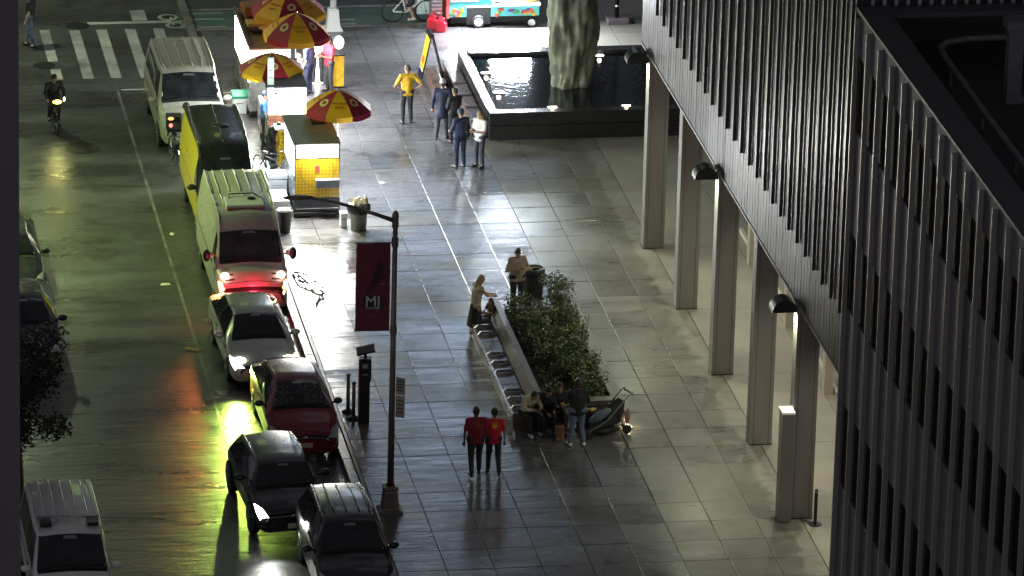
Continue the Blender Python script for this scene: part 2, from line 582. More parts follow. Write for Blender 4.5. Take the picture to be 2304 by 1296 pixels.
for k in range(25):
    y = 18.26 - k * pitch
    o = bpy.data.objects.new('fin', finmesh)
    C.objects.link(o)
    o.parent = bt
    o.location = (FX - 0.022, y, FIN0)
# narrow fins of the side wall above the low roof
sm = MB().box(-0.04, 0.04, -0.06, 0, 0, 10).mesh('wall_rib', steel)
for k in range(34):
    o = bpy.data.objects.new('wall_rib', sm)
    C.objects.link(o)
    o.parent = bt
    o.location = (FX + 0.35 + k * 0.27, AY0 + 0.03, 14.3)
# columns
colY = (-0.1, 4.8, 9.75, 14.68, 19.5)
for k, y in enumerate((-10.0, -5.05) + colY):
    c = thing('column', '', '', (4.12, y, 0))
    del c['category'], c['label']
    c.parent = bt
    hh = BOT + 0.04
    MB().box(0.0, 0.57, 0.0, 0.42, 0.02, hh).build('column_shaft', colm, c, bevel=0.006)
    MB().box(0.09, 0.1, -0.004, 0.0, 0.02, hh).build('joint', darkm, c)
    MB().box(0.47, 0.48, -0.004, 0.0, 0.02, hh).build('joint', darkm, c)
    MB().box(-0.006, 0.578, -0.008, 0.43, 0.0, 0.02).build('base_plate', darkm, c)
for y in (-2, 3.2, 8.1, 13.0, 17.9):
    c = MB().box(6.72, 6.95, y, y + 0.3, 0, BOT).build('back_column', mat('cream_column', (0.4, 0.36, 0.28), 0.5, noise=0.06), bt)
MB().box(7.0, 7.1, AY0, AY1, 0.0, 0.12).build('plinth', mat('cream_plinth', (0.5, 0.46, 0.38), 0.5), bt)
MB().box(7.6, 7.8, AY0 - 8, AY1 - 3, 0, BOT).build('lobby_wall', mat('lobby_wall_stone', (0.35, 0.32, 0.28), 0.5, noise=0.1), bt)
# hooded lamps on columns 1, 3 and 5
for y, lb in ((19.5, 'farthest'), (9.75, 'middle'), (-0.1, 'nearest')):
    h_ = thing('hooded_lamp', 'black arched lamp hood at the top of the ' + lb + ' of the three lamp columns', 'lamp', (4.1, y, 5.28), group='arched lamp hoods on the columns')
    def hood(u, v, y=y):
        t = PI * u
        return (-0.3 + 0.3 * math.cos(t), -0.02 + 0.46 * v, 0.32 * math.sin(t) + 0.02)
    b = MB().grid(hood, 14, 1)
    def hood2(u, v):
        t = PI * u
        return (-0.3 + 0.26 * math.cos(t), -0.02 + 0.46 * v, 0.28 * math.sin(t) + 0.02)
    b.grid(hood2, 14, 1)
    b.grid(lambda u, v: tuple(Vector(hood(u, 0)) * (1 - v) + Vector(hood2(u, 0)) * v), 14, 1)
    b.build('hood', darkm, h_, smooth=True)
    MB().grid(lambda u, v: (-0.3 + 0.26 * v * math.cos(PI * u), 0.3, 0.28 * v * math.sin(PI * u) + 0.02), 14, 3).build('back_plate', darkm, h_)
    MB().grid(lambda u, v: (-0.3 + 0.27 * v * math.cos(PI * u), -0.01, 0.29 * v * math.sin(PI * u) + 0.02), 14, 3).build('front_plate', darkm, h_)
    MB().lathe([(0, 0.1), (0.06, 0.09), (0.09, 0.03), (0.07, 0.0), (0, 0)], (-0.16, 0.2, 0.06), 12).build('bulb', mat('lit_hood_bulb', (1, 1, 1), 0.4, emit=(0.9, 1, 0.8), estr=14), h_)
    lamp('SPOT', (-0.16, 0.2, -0.0), 430, (0.95, 1, 0.68), 0.07, parent=h_, spot=150, blend=0.7)
# box pillar in front of the nearest column
bp = thing('box_pillar', 'waist to head height metal box pillar with a lit white top against the nearest column', 'pillar', (3.82, -0.32, 0))
MB().box(0, 0.29, 0, 0.42, 0.02, 2.78).build('pillar_body', colm, bp, bevel=0.008)
MB().box(-0.02, 0.3, -0.02, 0.44, 2.785, 2.84).build('pillar_top', mat('lamplit_top_white', (0.8, 0.82, 0.78), 0.4), bp)  # lamp light on the pillar top put in as a white colour
# bollard
bo = thing('bollard', 'slim black post on a round foot beside the nearest column', 'bollard', (4.68, -0.5, 0))
MB().lathe([(0.0, 0), (0.16, 0), (0.16, 0.02), (0.0, 0.025)], seg=20).build('foot', darkm, bo)
MB().lathe([(0.042, 0.02), (0.042, 0.88), (0.035, 0.91), (0, 0.91)], seg=14).build('post', black, bo, smooth=True)
MB().lathe([(0.044, 0.84), (0.044, 0.87)], seg=14).build('band', chrome, bo)

# soffit downlights of the passage (hidden behind the fascia in the photo, their warm light is what shows)
for k, y in enumerate((-8.0, -2.2, 2.4, 7.3, 12.2, 17.1)):
    d_ = thing('ceiling_light', ['round recessed soffit light nearest the camera, behind the low wing', 'round recessed soffit light behind the nearest column', 'round recessed soffit light between the nearest and second column', 'round recessed soffit light between the second and middle column', 'round recessed soffit light between the middle and fourth column', 'round recessed soffit light nearest the farthest column'][k], 'ceiling light', (5.9, y, BOT - 0.03), group='recessed lights in the soffit')
    MB().lathe([(0, 0), (0.13, 0), (0.16, -0.02), (0.16, 0.01)], seg=16).build('trim', chrome, d_)
    MB().lathe([(0, -0.012), (0.12, -0.012)], seg=16).build('lens', mat('warm_lens', (1, 1, 1), 0.5, emit=(1, 0.88, 0.72), estr=6), d_)
    lamp('SPOT', (0, 0, -0.03), 520, (1, 0.94, 0.78), 0.12, parent=d_, spot=140, blend=0.8)

# ------------------------------------------------------------------ low wing in the right foreground
lw = thing('building_wing', 'dark lower building wing with vertical fins and a flat roof, right foreground', 'building', (0, 0, 0))
WT = 14.4
MB().box(FX + 0.1, 14, -42, AY0 - 0.02, 0, WT - 0.9).build('wing_core', darkm, lw)
mw = mat('wing_spandrel', (0.13, 0.13, 0.145), 0.6, 0.0, noise=0.2, rnd=0.25, spec=0.15)
capm = mat('parapet_cap', (0.045, 0.042, 0.045), 0.6, noise=0.15)
sp = {}
bands = [(0.0, 3.05, 0), (3.05, 4.98, 1), (4.98, 7.32, 0), (7.32, 9.12, 1), (9.12, 11.55, 0), (11.55, 13.3, 1), (13.3, WT - 0.12, 0)]
for k in range(30):
    y = -6.46 + 1.19 - k * 1.195
    for (z0, z1, gl) in bands:
        key = (z0, gl)
        if key not in sp:
            nm = 'window' if gl else 'spandrel_panel'
            xo = 0.03 if gl else 0.0
            sp[key] = MB().box(xo, 0.1, 0.012, 1.183, z0 + 0.01, z1 - 0.01).mesh(nm, glassd if gl else mw)
        o = bpy.data.objects.new('window' if gl else 'spandrel_panel', sp[key])
        C.objects.link(o)
        o.parent = lw
        o.location = (FX, y - 1.195, 0)
fb = MB().box(-0.1, 0.0, -0.02, 0.02, 0, WT - 0.2)
fb.m = 1
fb.box(-0.115, -0.1, -0.024, 0.024, 0, WT - 0.2)
fb = fb.mesh('fin', [finb, mat('bright_fin_edge', (0.45, 0.43, 0.36), 0.4, 0.6)])
for k in range(30):
    o = bpy.data.objects.new('fin', fb)
    C.objects.link(o)
    o.parent = lw
    o.location = (FX - 0.002, -6.46 + 1.195 - k * 1.195, 0)
MB().box(FX - 0.03, FX + 0.62, -42, AY0 - 0.03, WT - 0.12, WT).build('parapet', capm, lw)
MB().box(FX - 0.045, FX - 0.03, -42, AY0 - 0.03, WT - 0.05, WT + 0.004).build('parapet_trim', mat('parapet_trim_metal', (0.1, 0.1, 0.09), 0.5, 0.3), lw)
MB().box(FX + 0.62, 14, AY0 - 0.65, AY0 - 0.07, WT - 0.12, WT - 0.005).build('parapet', capm, lw)
MB().box(FX + 0.45, FX + 0.6, -42, AY0 - 0.65, WT - 1.2, WT - 0.12).build('parapet_inner_wall', capm, lw)
MB().box(FX + 0.6, 14, -42, AY0 - 0.6, WT - 1.3, WT - 1.2).build('roof', mat('black_roof_membrane', (0.012, 0.012, 0.014), 0.8, noise=0.4), lw)
pm_ = mat('grey_painted_rail', (0.09, 0.088, 0.09), 0.5, noise=0.2)
rl = thing('roof_rail', 'bent grey rail pipe running along the flat dark roof', 'rail', (0, 0, WT - 0.45))
pts = [(9.5, -6.1, 0), (6.4, -6.2, 0), (5.85, -6.4, 0), (5.62, -6.75, 0), (5.55, -7.3, 0), (5.5, -12, 0), (5.5, -16, 0)]
MB().tube(pts, 0.075, 10).build('rail', pm_, rl, smooth=True)
for y in (-8.2, -11.2, -14.2):
    MB().tube([(5.52, y, 0), (5.52, y, -0.72)], 0.04, 8).build('rail_post', pm_, rl)
fr = thing('roof_frame', 'grey steel post with cross beams standing on the dark roof', 'steel frame', (6.62, -9.4, WT - 1.2))
MB().box(-0.16, 0.16, -0.16, 0.16, 0, 2.0).build('post', pm_, fr)
MB().box(-0.24, 0.24, -0.24, 0.24, 2.0, 2.22).build('cap', pm_, fr)
MB().box(0.16, 3, -0.1, 0.05, 1.75, 1.95).build('beam', pm_, fr)
MB().box(0.16, 3, -0.1, 0.05, 0.3, 0.45).build('beam', pm_, fr)
MB().tube([(0.3, -0.02, 1.8), (2.4, -0.02, 0.4)], 0.035, 6).build('brace', pm_, fr)
hv = thing('roof_unit', 'dark mechanical unit at the end of the roof rail', 'roof unit', (5.75, -17.2, WT - 1.2))
MB().box(-0.4, 0.9, -1.6, 0.5, 0.0, 0.8).build('unit_body', capm, hv, bevel=0.03)
MB().lathe([(0.3, 0.8), (0.3, 0.9), (0.05, 0.92), (0, 0.9)], (0.2, -0.4, 0), 18).build('fan_ring', pm_, hv)

# ------------------------------------------------------------------ dark building edge on the left
lb = thing('corner_building', 'dark concrete building corner filling the left edge of the view', 'building', (0, 0, 0))
cm = mat('dark_concrete', (0.1, 0.09, 0.1), 0.7, noise=0.15, nscale=0.4)
for (z0, z1) in ((0, 12.98), (13.0, 25.98), (26.0, 40)):
    MB().box(-36, -19.53, -66, -60, z0, z1).build('wall', cm, lb)

# ------------------------------------------------------------------ far side of the cross street: unseen facades with glow panels added for sheen on the wet ground
def far_block(x0, x1, y, z1, lbl, col, glow_panels):
    t = thing('street_building', lbl, 'building', (0, 0, 0))
    MB().box(x0, x1, y, y + 12, 0, z1).build('wall', mat('far_wall_%s' % round(col * 100), (col, col, col * 0.95), 0.7, noise=0.2, nscale=0.5), t)
    for z in range(2, int(z1) - 3, 4):
        n = int((x1 - x0) / 2.6)
        for k in range(n):
            xx = x0 + (k + 0.5) * (x1 - x0) / n
            f = MB().box(xx - 0.75, xx + 0.75, y - 0.05, y - 0.01, z, z + 2.4).build('window', darkm, t)
            MB().box(xx - 0.68, xx + 0.68, y - 0.07, y - 0.055, z + 0.07, z + 2.33).build('pane', glassd, f)
    for (a, b, c, d, colr, st, nm) in glow_panels:
        s_ = MB().box(a, b, y - 0.35, y - 0.1, c, d).build('sign', mat('added_glow_' + nm, (0.2, 0.2, 0.2), 0.5, emit=colr, estr=st), t)  # unseen glow panel, added to tint reflections on the ground
far_block(-16, 0.5, 64, 34, 'grey office block across the cross street carrying an added green glow panel', 0.25,
          [(-4.6, -2.6, 19.5, 24, (0.7, 1, 0.2), 2.0, 'green_b')])
far_block(1.0, 26, 66, 30, 'pale office block across the cross street with added white glow panels', 0.3,
          [(3.0, 8.6, 15.5, 22, (0.58, 0.75, 1), 4.2, 'white'), (-0.5 + 1.6, 2.3, 18, 25, (0.7, 0.85, 1), 2.2, 'white_b')])
sl = thing('street_lamp', 'tall street lamp with a greenish light on the far left corner of the crossing', 'street lamp', (-15.2, 39.5, 0))
MB().tube([(0, 0, 0), (0, 0, 7.5), (0.1, 0, 8.2), (0.8, 0, 8.5)], [0.1, 0.07, 0.05, 0.04], 10).build('pole', darkm, sl, smooth=True)
MB().ell((1.0, 0, 8.48), (0.35, 0.14, 0.08)).build('lamp_head', darkm, sl, smooth=True)
MB().box(0.8, 1.2, -0.08, 0.08, 8.38, 8.4).build('lens', mat('green_yellow_lens', (1, 1, 1), 0.5, emit=(0.8, 1, 0.35), estr=10), sl)
lamp('POINT', (1.0, 0, 8.2), 2600, (0.84, 1, 0.58), 0.25, parent=sl)
sl = thing('street_lamp', 'street lamp with yellow green light on the left pavement beside the parked cars', 'street lamp', (-16.2, 22.0, 0))
MB().tube([(0, 0, 0), (0, 0, 6.5), (0.1, 0, 7.2), (0.8, 0, 7.5)], [0.1, 0.07, 0.05, 0.04], 10).build('pole', darkm, sl, smooth=True)
MB().ell((1.0, 0, 7.48), (0.35, 0.14, 0.08)).build('lamp_head', darkm, sl, smooth=True)
lamp('SPOT', (1.0, 0, 7.35), 6000, (0.7, 1, 0.28), 0.2, (5.5, 0, 0.5), 110, parent=sl, blend=0.8)
far_block(-40, -17, 64, 40, 'dark tower across the cross street left of the added green panel', 0.12, [(-30, -26, 10, 14, (0.9, 0.75, 0.5), 1.5, 'warm')])

# ================================================================== PLAZA THINGS
# ---- pool
pool = thing('fountain_pool', 'raised black granite pool with dark water and underwater lamps', 'pool', (0, 0, 0))
PX0, PX1, PY0, PY1, PT = 1.38, 9.5, 29.15, 34.75, 0.8
MB().box(PX0, PX1, PY0 + 0.02, PY0 + 0.3, 0, PT - 0.06).build('near_wall', granite, pool, bevel=0.01)
for k in range(7):
    MB().box(PX0 + k * 1.17 + 0.004, PX0 + (k + 1) * 1.17 - 0.004, PY0, PY0 + 0.02, 0.44, PT - 0.03).build('granite_panel', granite, pool)
    MB().box(PX0 + k * 1.17 + 0.004, PX0 + (k + 1) * 1.17 - 0.004, PY0 - 0.06, PY0 + 0.018, 0.0, 0.42).build('granite_panel', granite, pool)
MB().box(PX0, PX1, PY0 - 0.01, PY0 + 0.34, PT - 0.058, PT).build('near_rim', granite, pool, bevel=0.008)
MB().box(PX0 + 0.26, PX1, PY1, PY1 + 0.45, 0, PT + 0.02).build('far_wall', granite, pool, bevel=0.02)
MB().box(PX0 - 0.02, PX0 + 0.26, PY0 + 0.34, PY1 + 0.45, 0, PT - 0.02).build('side_wall', granite, pool, bevel=0.01)
MB().box(PX0 + 0.26, PX1, PY0 + 0.34, PY1, 0, 0.3).build('pool_floor', granite, pool)
for (x, y) in ((3.3, 31.2), (4.9, 33.2)):
    pass
wat = mat('dark_pool_water', (0.006, 0.008, 0.014), 0.07, bump=0.35, bscale=5, spec=0.6)
MB().add([(PX0 + 0.26, PY0 + 0.34, 0.72), (PX1, PY0 + 0.34, 0.72), (PX1, PY1, 0.72), (PX0 + 0.26, PY1, 0.72)], [(0, 1, 2, 3)]).build('water', wat, pool)
for k, (x, y, st) in enumerate(((1.9, 33.1, 9), (1.98, 31.25, 8), (3.3, 29.72, 9), (5.45, 29.68, 9), (5.5, 34.5, 9))):
    t = thing('pool_lamp', ['rectangular lamp in the water nearest the far left corner of the pool', 'rectangular lamp in the water beside the brown bench', 'warm rectangular lamp at the near rim left of the tree-like sculpture', 'warm rectangular lamp at the near rim right of the sculpture', 'rectangular lamp at the far rim right of the sculpture'][k], 'pool lamp', (x, y, 0.73), group='lamps in the pool')
    b = MB().box(-0.16, 0.16, -0.1, 0.1, -0.03, 0.012)
    b.build('housing', chrome, t)
    MB().box(-0.12, 0.12, -0.07, 0.07, 0.013, 0.02).build('lens', mat('pool_lens_%d' % k, (1, 1, 1), 0.4, emit=(1, 0.93, 0.8) if k > 1 else (0.9, 0.95, 1), estr=st), t)
    lamp('POINT', (0, 0, 0.12), 5, (1, 0.85, 0.6), 0.06, parent=t)
# brown granite benches along the left of the pool
bn = thing('stone_bench', 'long brown granite bench with metal dividers along the left side of the pool', 'bench', (0, 0, 0))
for k in range(5):
    y = 29.6 + k * 1.13
    MB().box(0.93, 1.32, y + 0.01, y + 1.12, 0.06, 0.46).build('seat_block', brown_st, bn, bevel=0.015)
    if k in (1, 2, 3):
        MB().box(0.92, 1.33, y - 0.012, y + 0.012, 0.3, 0.52).build('divider', chrome, bn)
MB().box(0.96, 1.3, 29.6, 35.2, 0.0, 0.06).build('plinth', granite, bn)
b2 = thing('stone_bench', 'short brown leaning stone bench block beside the folding sign', 'bench', (0.52, 31.95, 0))
MB().add([(-0.17, 0, 0), (0.17, 0, 0), (0.17, 2.7, 0), (-0.17, 2.7, 0), (-0.2, 0, 0.42), (0.12, 0, 0.5), (0.12, 2.7, 0.5), (-0.2, 2.7, 0.42)],
         [(0, 3, 2, 1), (4, 5, 6, 7), (0, 1, 5, 4), (1, 2, 6, 5), (2, 3, 7, 6), (3, 0, 4, 7)]).build('bench_block', brown_st, b2, bevel=0.02)
MB().box(-0.2, 0.13, 1.2, 1.22, 0.4, 0.55).build('divider', chrome, b2)

# ---- green-grey bronze column like a trunk
def trunk_fn(u, v):
    z = 0.3 + 6.5 * v
    a = 2 * PI * u
    cx = 4.12 + 0.10 * z * 0.35 + 0.08 * math.sin(z * 1.3)
    r = 0.55 - 0.035 * math.sin(z * 2.1) + 0.09 * math.sin(2 * a + z * 0.7) + 0.045 * math.sin(5 * a - z * 1.7) + 0.03 * math.sin(9 * a + 3 * z) + 0.018 * math.sin(17 * a - 2 * z) + 0.05 * max(0, 1.2 - z) + 0.035 * max(0, z - 1.0)
    return (cx + r * math.cos(a), 31.85 + r * 0.8 * math.sin(a), z)
bronze = mat('green_grey_bronze', (0.14, 0.15, 0.1), 0.6, 0.1, noise=0.75, nscale=3.6, bump=1.0, bscale=11, rvar=0.1, stretch=(1, 1, 0.4))
tk = MB().grid(trunk_fn, 72, 90).build('trunk_sculpture', bronze, None, smooth=True)
tag(tk, 'massive rough green grey bronze shaft rising out of the dark pool', 'sculpture')
d_ = tk.modifiers.new('folds', 'DISPLACE')
tx = bpy.data.textures.new('folds', 'CLOUDS')
tx.noise_scale = 0.45
tx.noise_depth = 3
d_.texture = tx
d_.strength = 0.22

# ---- planter
pl = thing('planter', 'long speckled granite planter with a bench along its left side', 'planter', (0, 0, 0))
MB().box(-0.77, 1.3, 6.9, 7.12, 0.0, 0.5).build('front_wall', granite_m, pl, bevel=0.012)
MB().box(-0.66, 1.34, 6.86, 7.16, 0.5, 0.53).build('front_cap', granite_l, pl, bevel=0.005)
MB().box(1.06, 1.3, 7.12, 13.75, 0.0, 0.5).build('right_wall', granite_m, pl)
for k in range(4):
    MB().box(1.02, 1.34, 7.165 + k * 1.66, 7.16 + (k + 1) * 1.655, 0.5, 0.53).build('coping_stone', granite_l, pl, bevel=0.005)
MB().box(-0.62, 1.3, 13.76, 13.95, 0.0, 0.5).build('back_wall', granite_m, pl)
MB().box(-0.93, -0.78, 6.9, 13.95, 0.0, 0.6).build('left_wall', granite, pl)
MB().box(-0.775, 1.05, 7.13, 13.75, 0.1, 0.42).build('soil', mat('dark_soil', (0.02, 0.015, 0.01), 0.9, noise=0.4, bump=0.5), pl)
# sloped polished back ledge in slabs
for k in range(6):
    y0 = 6.72 + k * 1.205
    MB().add([(-1.08, y0 + 0.005, 0.46), (-0.93, y0 + 0.005, 0.76), (-0.93, y0 + 1.2, 0.76), (-1.08, y0 + 1.2, 0.46), (-0.94, y0 + 0.005, 0.46), (-0.94, y0 + 1.2, 0.46)],
             [(0, 1, 2, 3), (0, 4, 1), (3, 2, 5), (1, 4, 5, 2), (0, 3, 5, 4)]).build('back_slab', mat('pale_polished_slab', (0.035, 0.032, 0.035), 0.5, noise=0.4, nscale=40, rvar=0.1, spec=0.1), pl)
    MB().box(-0.935, -0.78, y0 + 0.005, y0 + 1.2, 0.6, 0.765).build('ledge_slab', granite_m, pl)
# bench seats with metal dividers
for k in range(7):
    y0 = 6.42 + k * 1.04
    MB().box(-1.56, -1.06, y0 + 0.01, y0 + 1.03, 0.0, 0.42).build('seat_block', brown_st, pl, bevel=0.012)
MB().box(-1.6, -1.56, 6.4, 13.75, 0.38, 0.43).build('seat_edge', inox, pl)
for y in (6.75, 7.35, 7.95, 9.3, 9.95, 10.6, 12.1, 12.6, 13.1, 13.6):
    MB().add([(-1.585, y, 0.43), (-1.5, y, 0.52), (-1.2, y, 0.52), (-1.06, y, 0.46), (-1.06, y, 0.43), (-1.585, y + 0.03, 0.43), (-1.5, y + 0.03, 0.52), (-1.2, y + 0.03, 0.52), (-1.06, y + 0.03, 0.46), (-1.06, y + 0.03, 0.43)],
             [(0, 1, 6, 5), (1, 2, 7, 6), (2, 3, 8, 7), (0, 4, 3, 2, 1), (5, 6, 7, 8, 9), (3, 4, 9, 8)]).build('divider', inox, pl)
# front bench
MB().box(-1.05, 1.28, 6.42, 6.86, 0.02, 0.4).build('front_seat', granite, pl, bevel=0.015)
MB().box(1.22, 1.3, 6.36, 6.9, 0.0, 0.06).build('corner_lamp_housing', chrome, pl)
gl = thing('ground_lamp', 'small glowing lamp at the foot of the planter corner beside the stroller', 'lamp', (1.33, 6.3, 0))
MB().box(-0.1, 0.12, -0.1, 0.1, 0, 0.03).build('housing', chrome, gl)
MB().ell((0, 0, 0.05), (0.035, 0.035, 0.03)).build('bulb', mat('warm_bulb', (1, 1, 1), 0.5, emit=(1, 0.8, 0.5), estr=20), gl)
lamp('POINT', (0, 0, 0.12), 7, (1, 0.75, 0.45), 0.03, parent=gl)

# ---- shrubs in the planter
leaf_m = [mat('rose_leaf_dark', (0.035, 0.062, 0.018), 0.5, noise=0.3, rnd=0.2), mat('rose_leaf_mid', (0.07, 0.105, 0.028), 0.5, noise=0.3), mat('rose_leaf_light', (0.15, 0.17, 0.04), 0.5, noise=0.3), mat('rose_bud_pink', (0.35, 0.05, 0.07), 0.5)]
stem_m = mat('woody_stem', (0.05, 0.035, 0.02), 0.7)
def leaves(mb, n, fn, size, mats_p=(0.5, 0.35, 0.13, 0.02)):
    for _ in range(n):
        c = Vector(fn())
        s = size * random.uniform(0.6, 1.3)
        e = Euler((random.uniform(-0.9, 0.9), random.uniform(-0.9, 0.9), random.uniform(0, 6.28))).to_matrix()
        k = random.random()
        mi = 0
        for i, q in enumerate(mats_p):
            if k < q:
                mi = i
                break
            k -= q
        mb.m = mi
        mb.add([c + e @ Vector(q) for q in ((-s * 0.35, 0, 0), (0, -s * 0.6, s * 0.1), (s * 0.35, 0, 0), (0, s * 0.6, s * 0.1))], [(0, 1, 2, 3)])
def shrub(x, y, rx, ry, h, n, label, light=0.12, pink=0.02):
    x -= 0.1 if x < 0.5 else 0.0
    t = thing('rose_shrub', label, 'shrub', (x, y, 0.4), group='rose shrubs in the planter')
    rx *= 1.2
    n = int(n * 1.1)
    lobes = [(random.uniform(-rx, rx) * 0.65, random.uniform(-ry, ry) * 0.7, random.uniform(0.35, 1.05) * h, random.uniform(0.12, 0.3)) for _ in range(14)]
    def f():
        if random.random() < 0.2:
            return (random.uniform(-rx, rx), random.uniform(-ry, ry), random.uniform(0.02, 0.45) * h)
        l = random.choice(lobes)
        v = Vector((random.gauss(0, 1), random.gauss(0, 1), random.gauss(0, 1))).normalized() * l[3] * random.uniform(0.5, 1.15)
        return (l[0] + v.x, l[1] + v.y * 1.2, max(0.03, l[2] + v.z * 0.8))
    b = MB()
    def f2():
        q = f()
        for _k in range(4):
            if q[0] + x < 1.06 or random.random() < 0.04:
                break
            q = f()
        return q if q[0] + x < 1.25 else (1.0 - x - random.uniform(0, 0.2), q[1], q[2])
    leaves(b, n, f2, 0.062, (0.62 - light, 0.38 - pink, light, pink))
    b.build('foliage', leaf_m, t)
    b = MB()
    for l in lobes:
        b.tube([(l[0] * 0.2, l[1] * 0.2, 0), (l[0] * 0.7, l[1] * 0.6, l[2] * 0.6), (l[0], l[1], l[2] + 0.15), (l[0] * 1.1, l[1] * 1.1, l[2] + random.uniform(0.2, 0.4))], [0.012, 0.009, 0.005, 0.002], 5)
    b.build('stems', stem_m, t)
for a in ((-0.15, 13.1, 0.45, 0.5, 0.55, 1500, 'low dark rose shrub at the far left end of the planter bed', 0.06, 0.02),
          (0.62, 13.15, 0.45, 0.55, 1.0, 2300, 'tallest rose shrub at the far end of the planter in front of the litter bin', 0.1, 0.02),
          (0.05, 12.0, 0.5, 0.6, 0.7, 2300, 'dark rose shrub behind the pale polished ledge, second from the far end', 0.07, 0.03),
          (0.72, 11.9, 0.4, 0.6, 0.8, 1900, 'bright edged rose shrub by the right coping, second from the far end', 0.2, 0.03),
          (0.1, 10.8, 0.5, 0.6, 0.68, 2200, 'reddish flecked rose shrub in the middle of the bed on the bench side', 0.1, 0.04),
          (0.78, 10.6, 0.4, 0.6, 0.6, 1700, 'rose shrub spilling red blooms over the right coping', 0.25, 0.05),
          (0.25, 9.6, 0.6, 0.6, 0.62, 2300, 'broad dark rose shrub past the middle of the planter', 0.1, 0.03),
          (0.3, 8.5, 0.6, 0.6, 0.5, 2100, 'sparse rose shrub behind the sitting group', 0.13, 0.03),
          (0.8, 9.0, 0.32, 0.7, 0.45, 1500, 'yellow green shrub against the right coping', 0.45, 0.01),
          (0.62, 7.7, 0.45, 0.45, 0.5, 1600, 'bright green shrub in the near right corner of the planter', 0.4, 0.01)):
    shrub(*a)

# ---- street lamp post with banner
def litter(mb, n, rad, z0, z1, s):
    for _ in range(n):
        a, r = random.uniform(0, 6.28), rad * math.sqrt(random.random())
        mb.m = random.randrange(3)
        mb.cbox((r * math.cos(a), r * math.sin(a), random.uniform(z0, z1)), (s * random.uniform(0.5, 1.3), s * random.uniform(0.5, 1.2), 0.02), random.uniform(0, 6), random.uniform(-1, 1), random.uniform(-1, 1))
lpost = thing('street_lamp', 'tall bronze street lamp post with a curved arm and a red banner', 'street lamp', (-5.36, 1.4, 0))
pm2 = mat('weathered_bronze_post', (0.17, 0.145, 0.12), 0.42, 0.5, noise=0.3, nscale=3)
prof = [(0.0, 0), (0.31, 0), (0.3, 0.06), (0.22, 0.1), (0.2, 0.14), (0.17, 0.6), (0.16, 0.63), (0.2, 0.66), (0.17, 0.7), (0.1, 0.72)]
b = MB()
def oct_(s, z):
    return [(s * a, s * c, z) for a, c in ((-1, -1), (1, -1), (1, 1), (-1, 1))]
vs = []
for s, z in ((0.29, 0), (0.29, 0.04), (0.205, 0.08), (0.165, 0.5), (0.155, 0.56), (0.18, 0.58), (0.17, 0.64), (0.1, 0.66)):
    vs += oct_(s, z)
b.add(vs, [(4 * i + k, 4 * i + (k + 1) % 4, 4 * i + 4 + (k + 1) % 4, 4 * i + 4 + k) for i in range(7) for k in range(4)])
b.build('base', pm2, lpost, bevel=0.012)
MB().box(-0.1, 0.1, -0.185, -0.16, 0.14, 0.48).build('access_door', pm2, lpost)
b = MB().tube([(0, 0, 0.64), (0, 0, 3.5), (0, 0, 7.45)], [0.083, 0.072, 0.058], 12)
b.build('pole', pm2, lpost, smooth=True)
MB().lathe([(0.06, 7.42), (0.085, 7.46), (0.08, 7.54), (0.03, 7.62), (0, 7.64)], seg=12).build('finial', pm2, lpost, smooth=True)
MB().tube([(0, 0, 7.36), (-0.5, 0, 7.56), (-1.0, 0, 7.74), (-1.5, 0, 7.89), (-2.0, 0, 8.0)], [0.055, 0.048, 0.042, 0.038, 0.034], 10).build('arm', pm2, lpost, smooth=True)
MB().tube([(0, 0, 7.2), (0, 0, 7.45)], 0.078, 12).build('clamp', pm2, lpost)
b = MB().ell((-2.33, 0, 8.02), (0.38, 0.12, 0.055), 16, 8)
b.build('lamp_head', pm2, lpost, smooth=True)
for z in (6.83, 4.62):
    MB().tube([(0, 0, z), (-0.12, 0, z), (-0.96, 0, z + 0.01)], 0.016, 6).build('banner_rod', black, lpost)
    MB().tube([(0, 0, z - 0.1), (0, 0, z + 0.12)], 0.085, 12).build('band', pm2, lpost)
bann = thing('banner', 'dark red vertical banner with white MJ lettering hanging on the lamp post', 'banner', (-5.36, 1.4, 0))
redb = mat('dark_red_banner_cloth', (0.13, 0.016, 0.032), 0.6, noise=0.06)
MB().grid(lambda u, v: (-0.92 + 0.82 * u, 0.012 * math.sin(u * 5 + v * 3), 4.63 + 2.19 * v), 8, 14).build('cloth', redb, bann, smooth=True)
wl = mat('faded_white_print', (0.5, 0.5, 0.48), 0.6)
dk = mat('dark_print', (0.03, 0.012, 0.02), 0.6)
RT = (R(90), 0, 0)
MB().box(-0.74, -0.28, -0.026, -0.024, 5.2, 5.5).build('letter_panel', dk, bann)
text('MJ', 'lettering', wl, bann, (-0.51, -0.03, 5.36), RT, 0.36)
text('THE MUSICAL', 'lettering', wl, bann, (-0.51, -0.03, 5.2), RT, 0.062)
text('· · · · ·   · · ·', 'lettering', wl, bann, (-0.5, -0.026, 5.0), RT, 0.05)
text('—', 'lettering', dk, bann, (-0.5, -0.026, 6.62), RT, 0.2)
b = MB()   # generic slanting figure shape
for (p, q, ra, rb_) in (((-0.33, 6.27), (-0.35, 6.33), 0.05, 0.04), ((-0.36, 6.2), (-0.45, 5.9), 0.085, 0.075), ((-0.45, 5.9), (-0.6, 5.6), 0.07, 0.035), ((-0.42, 5.88), (-0.66, 5.58), 0.06, 0.03), ((-0.3, 6.18), (-0.22, 5.95), 0.03, 0.02)):
    pa, pb = Vector((p[0], 0, p[1])), Vector((q[0], 0, q[1]))
    b.cap(pa, pb, ra, rb_, 8)
b.v = [(x, -0.027 + y * 0.03, z) for x, y, z in b.v]
b.build('figure_print', dk, bann)
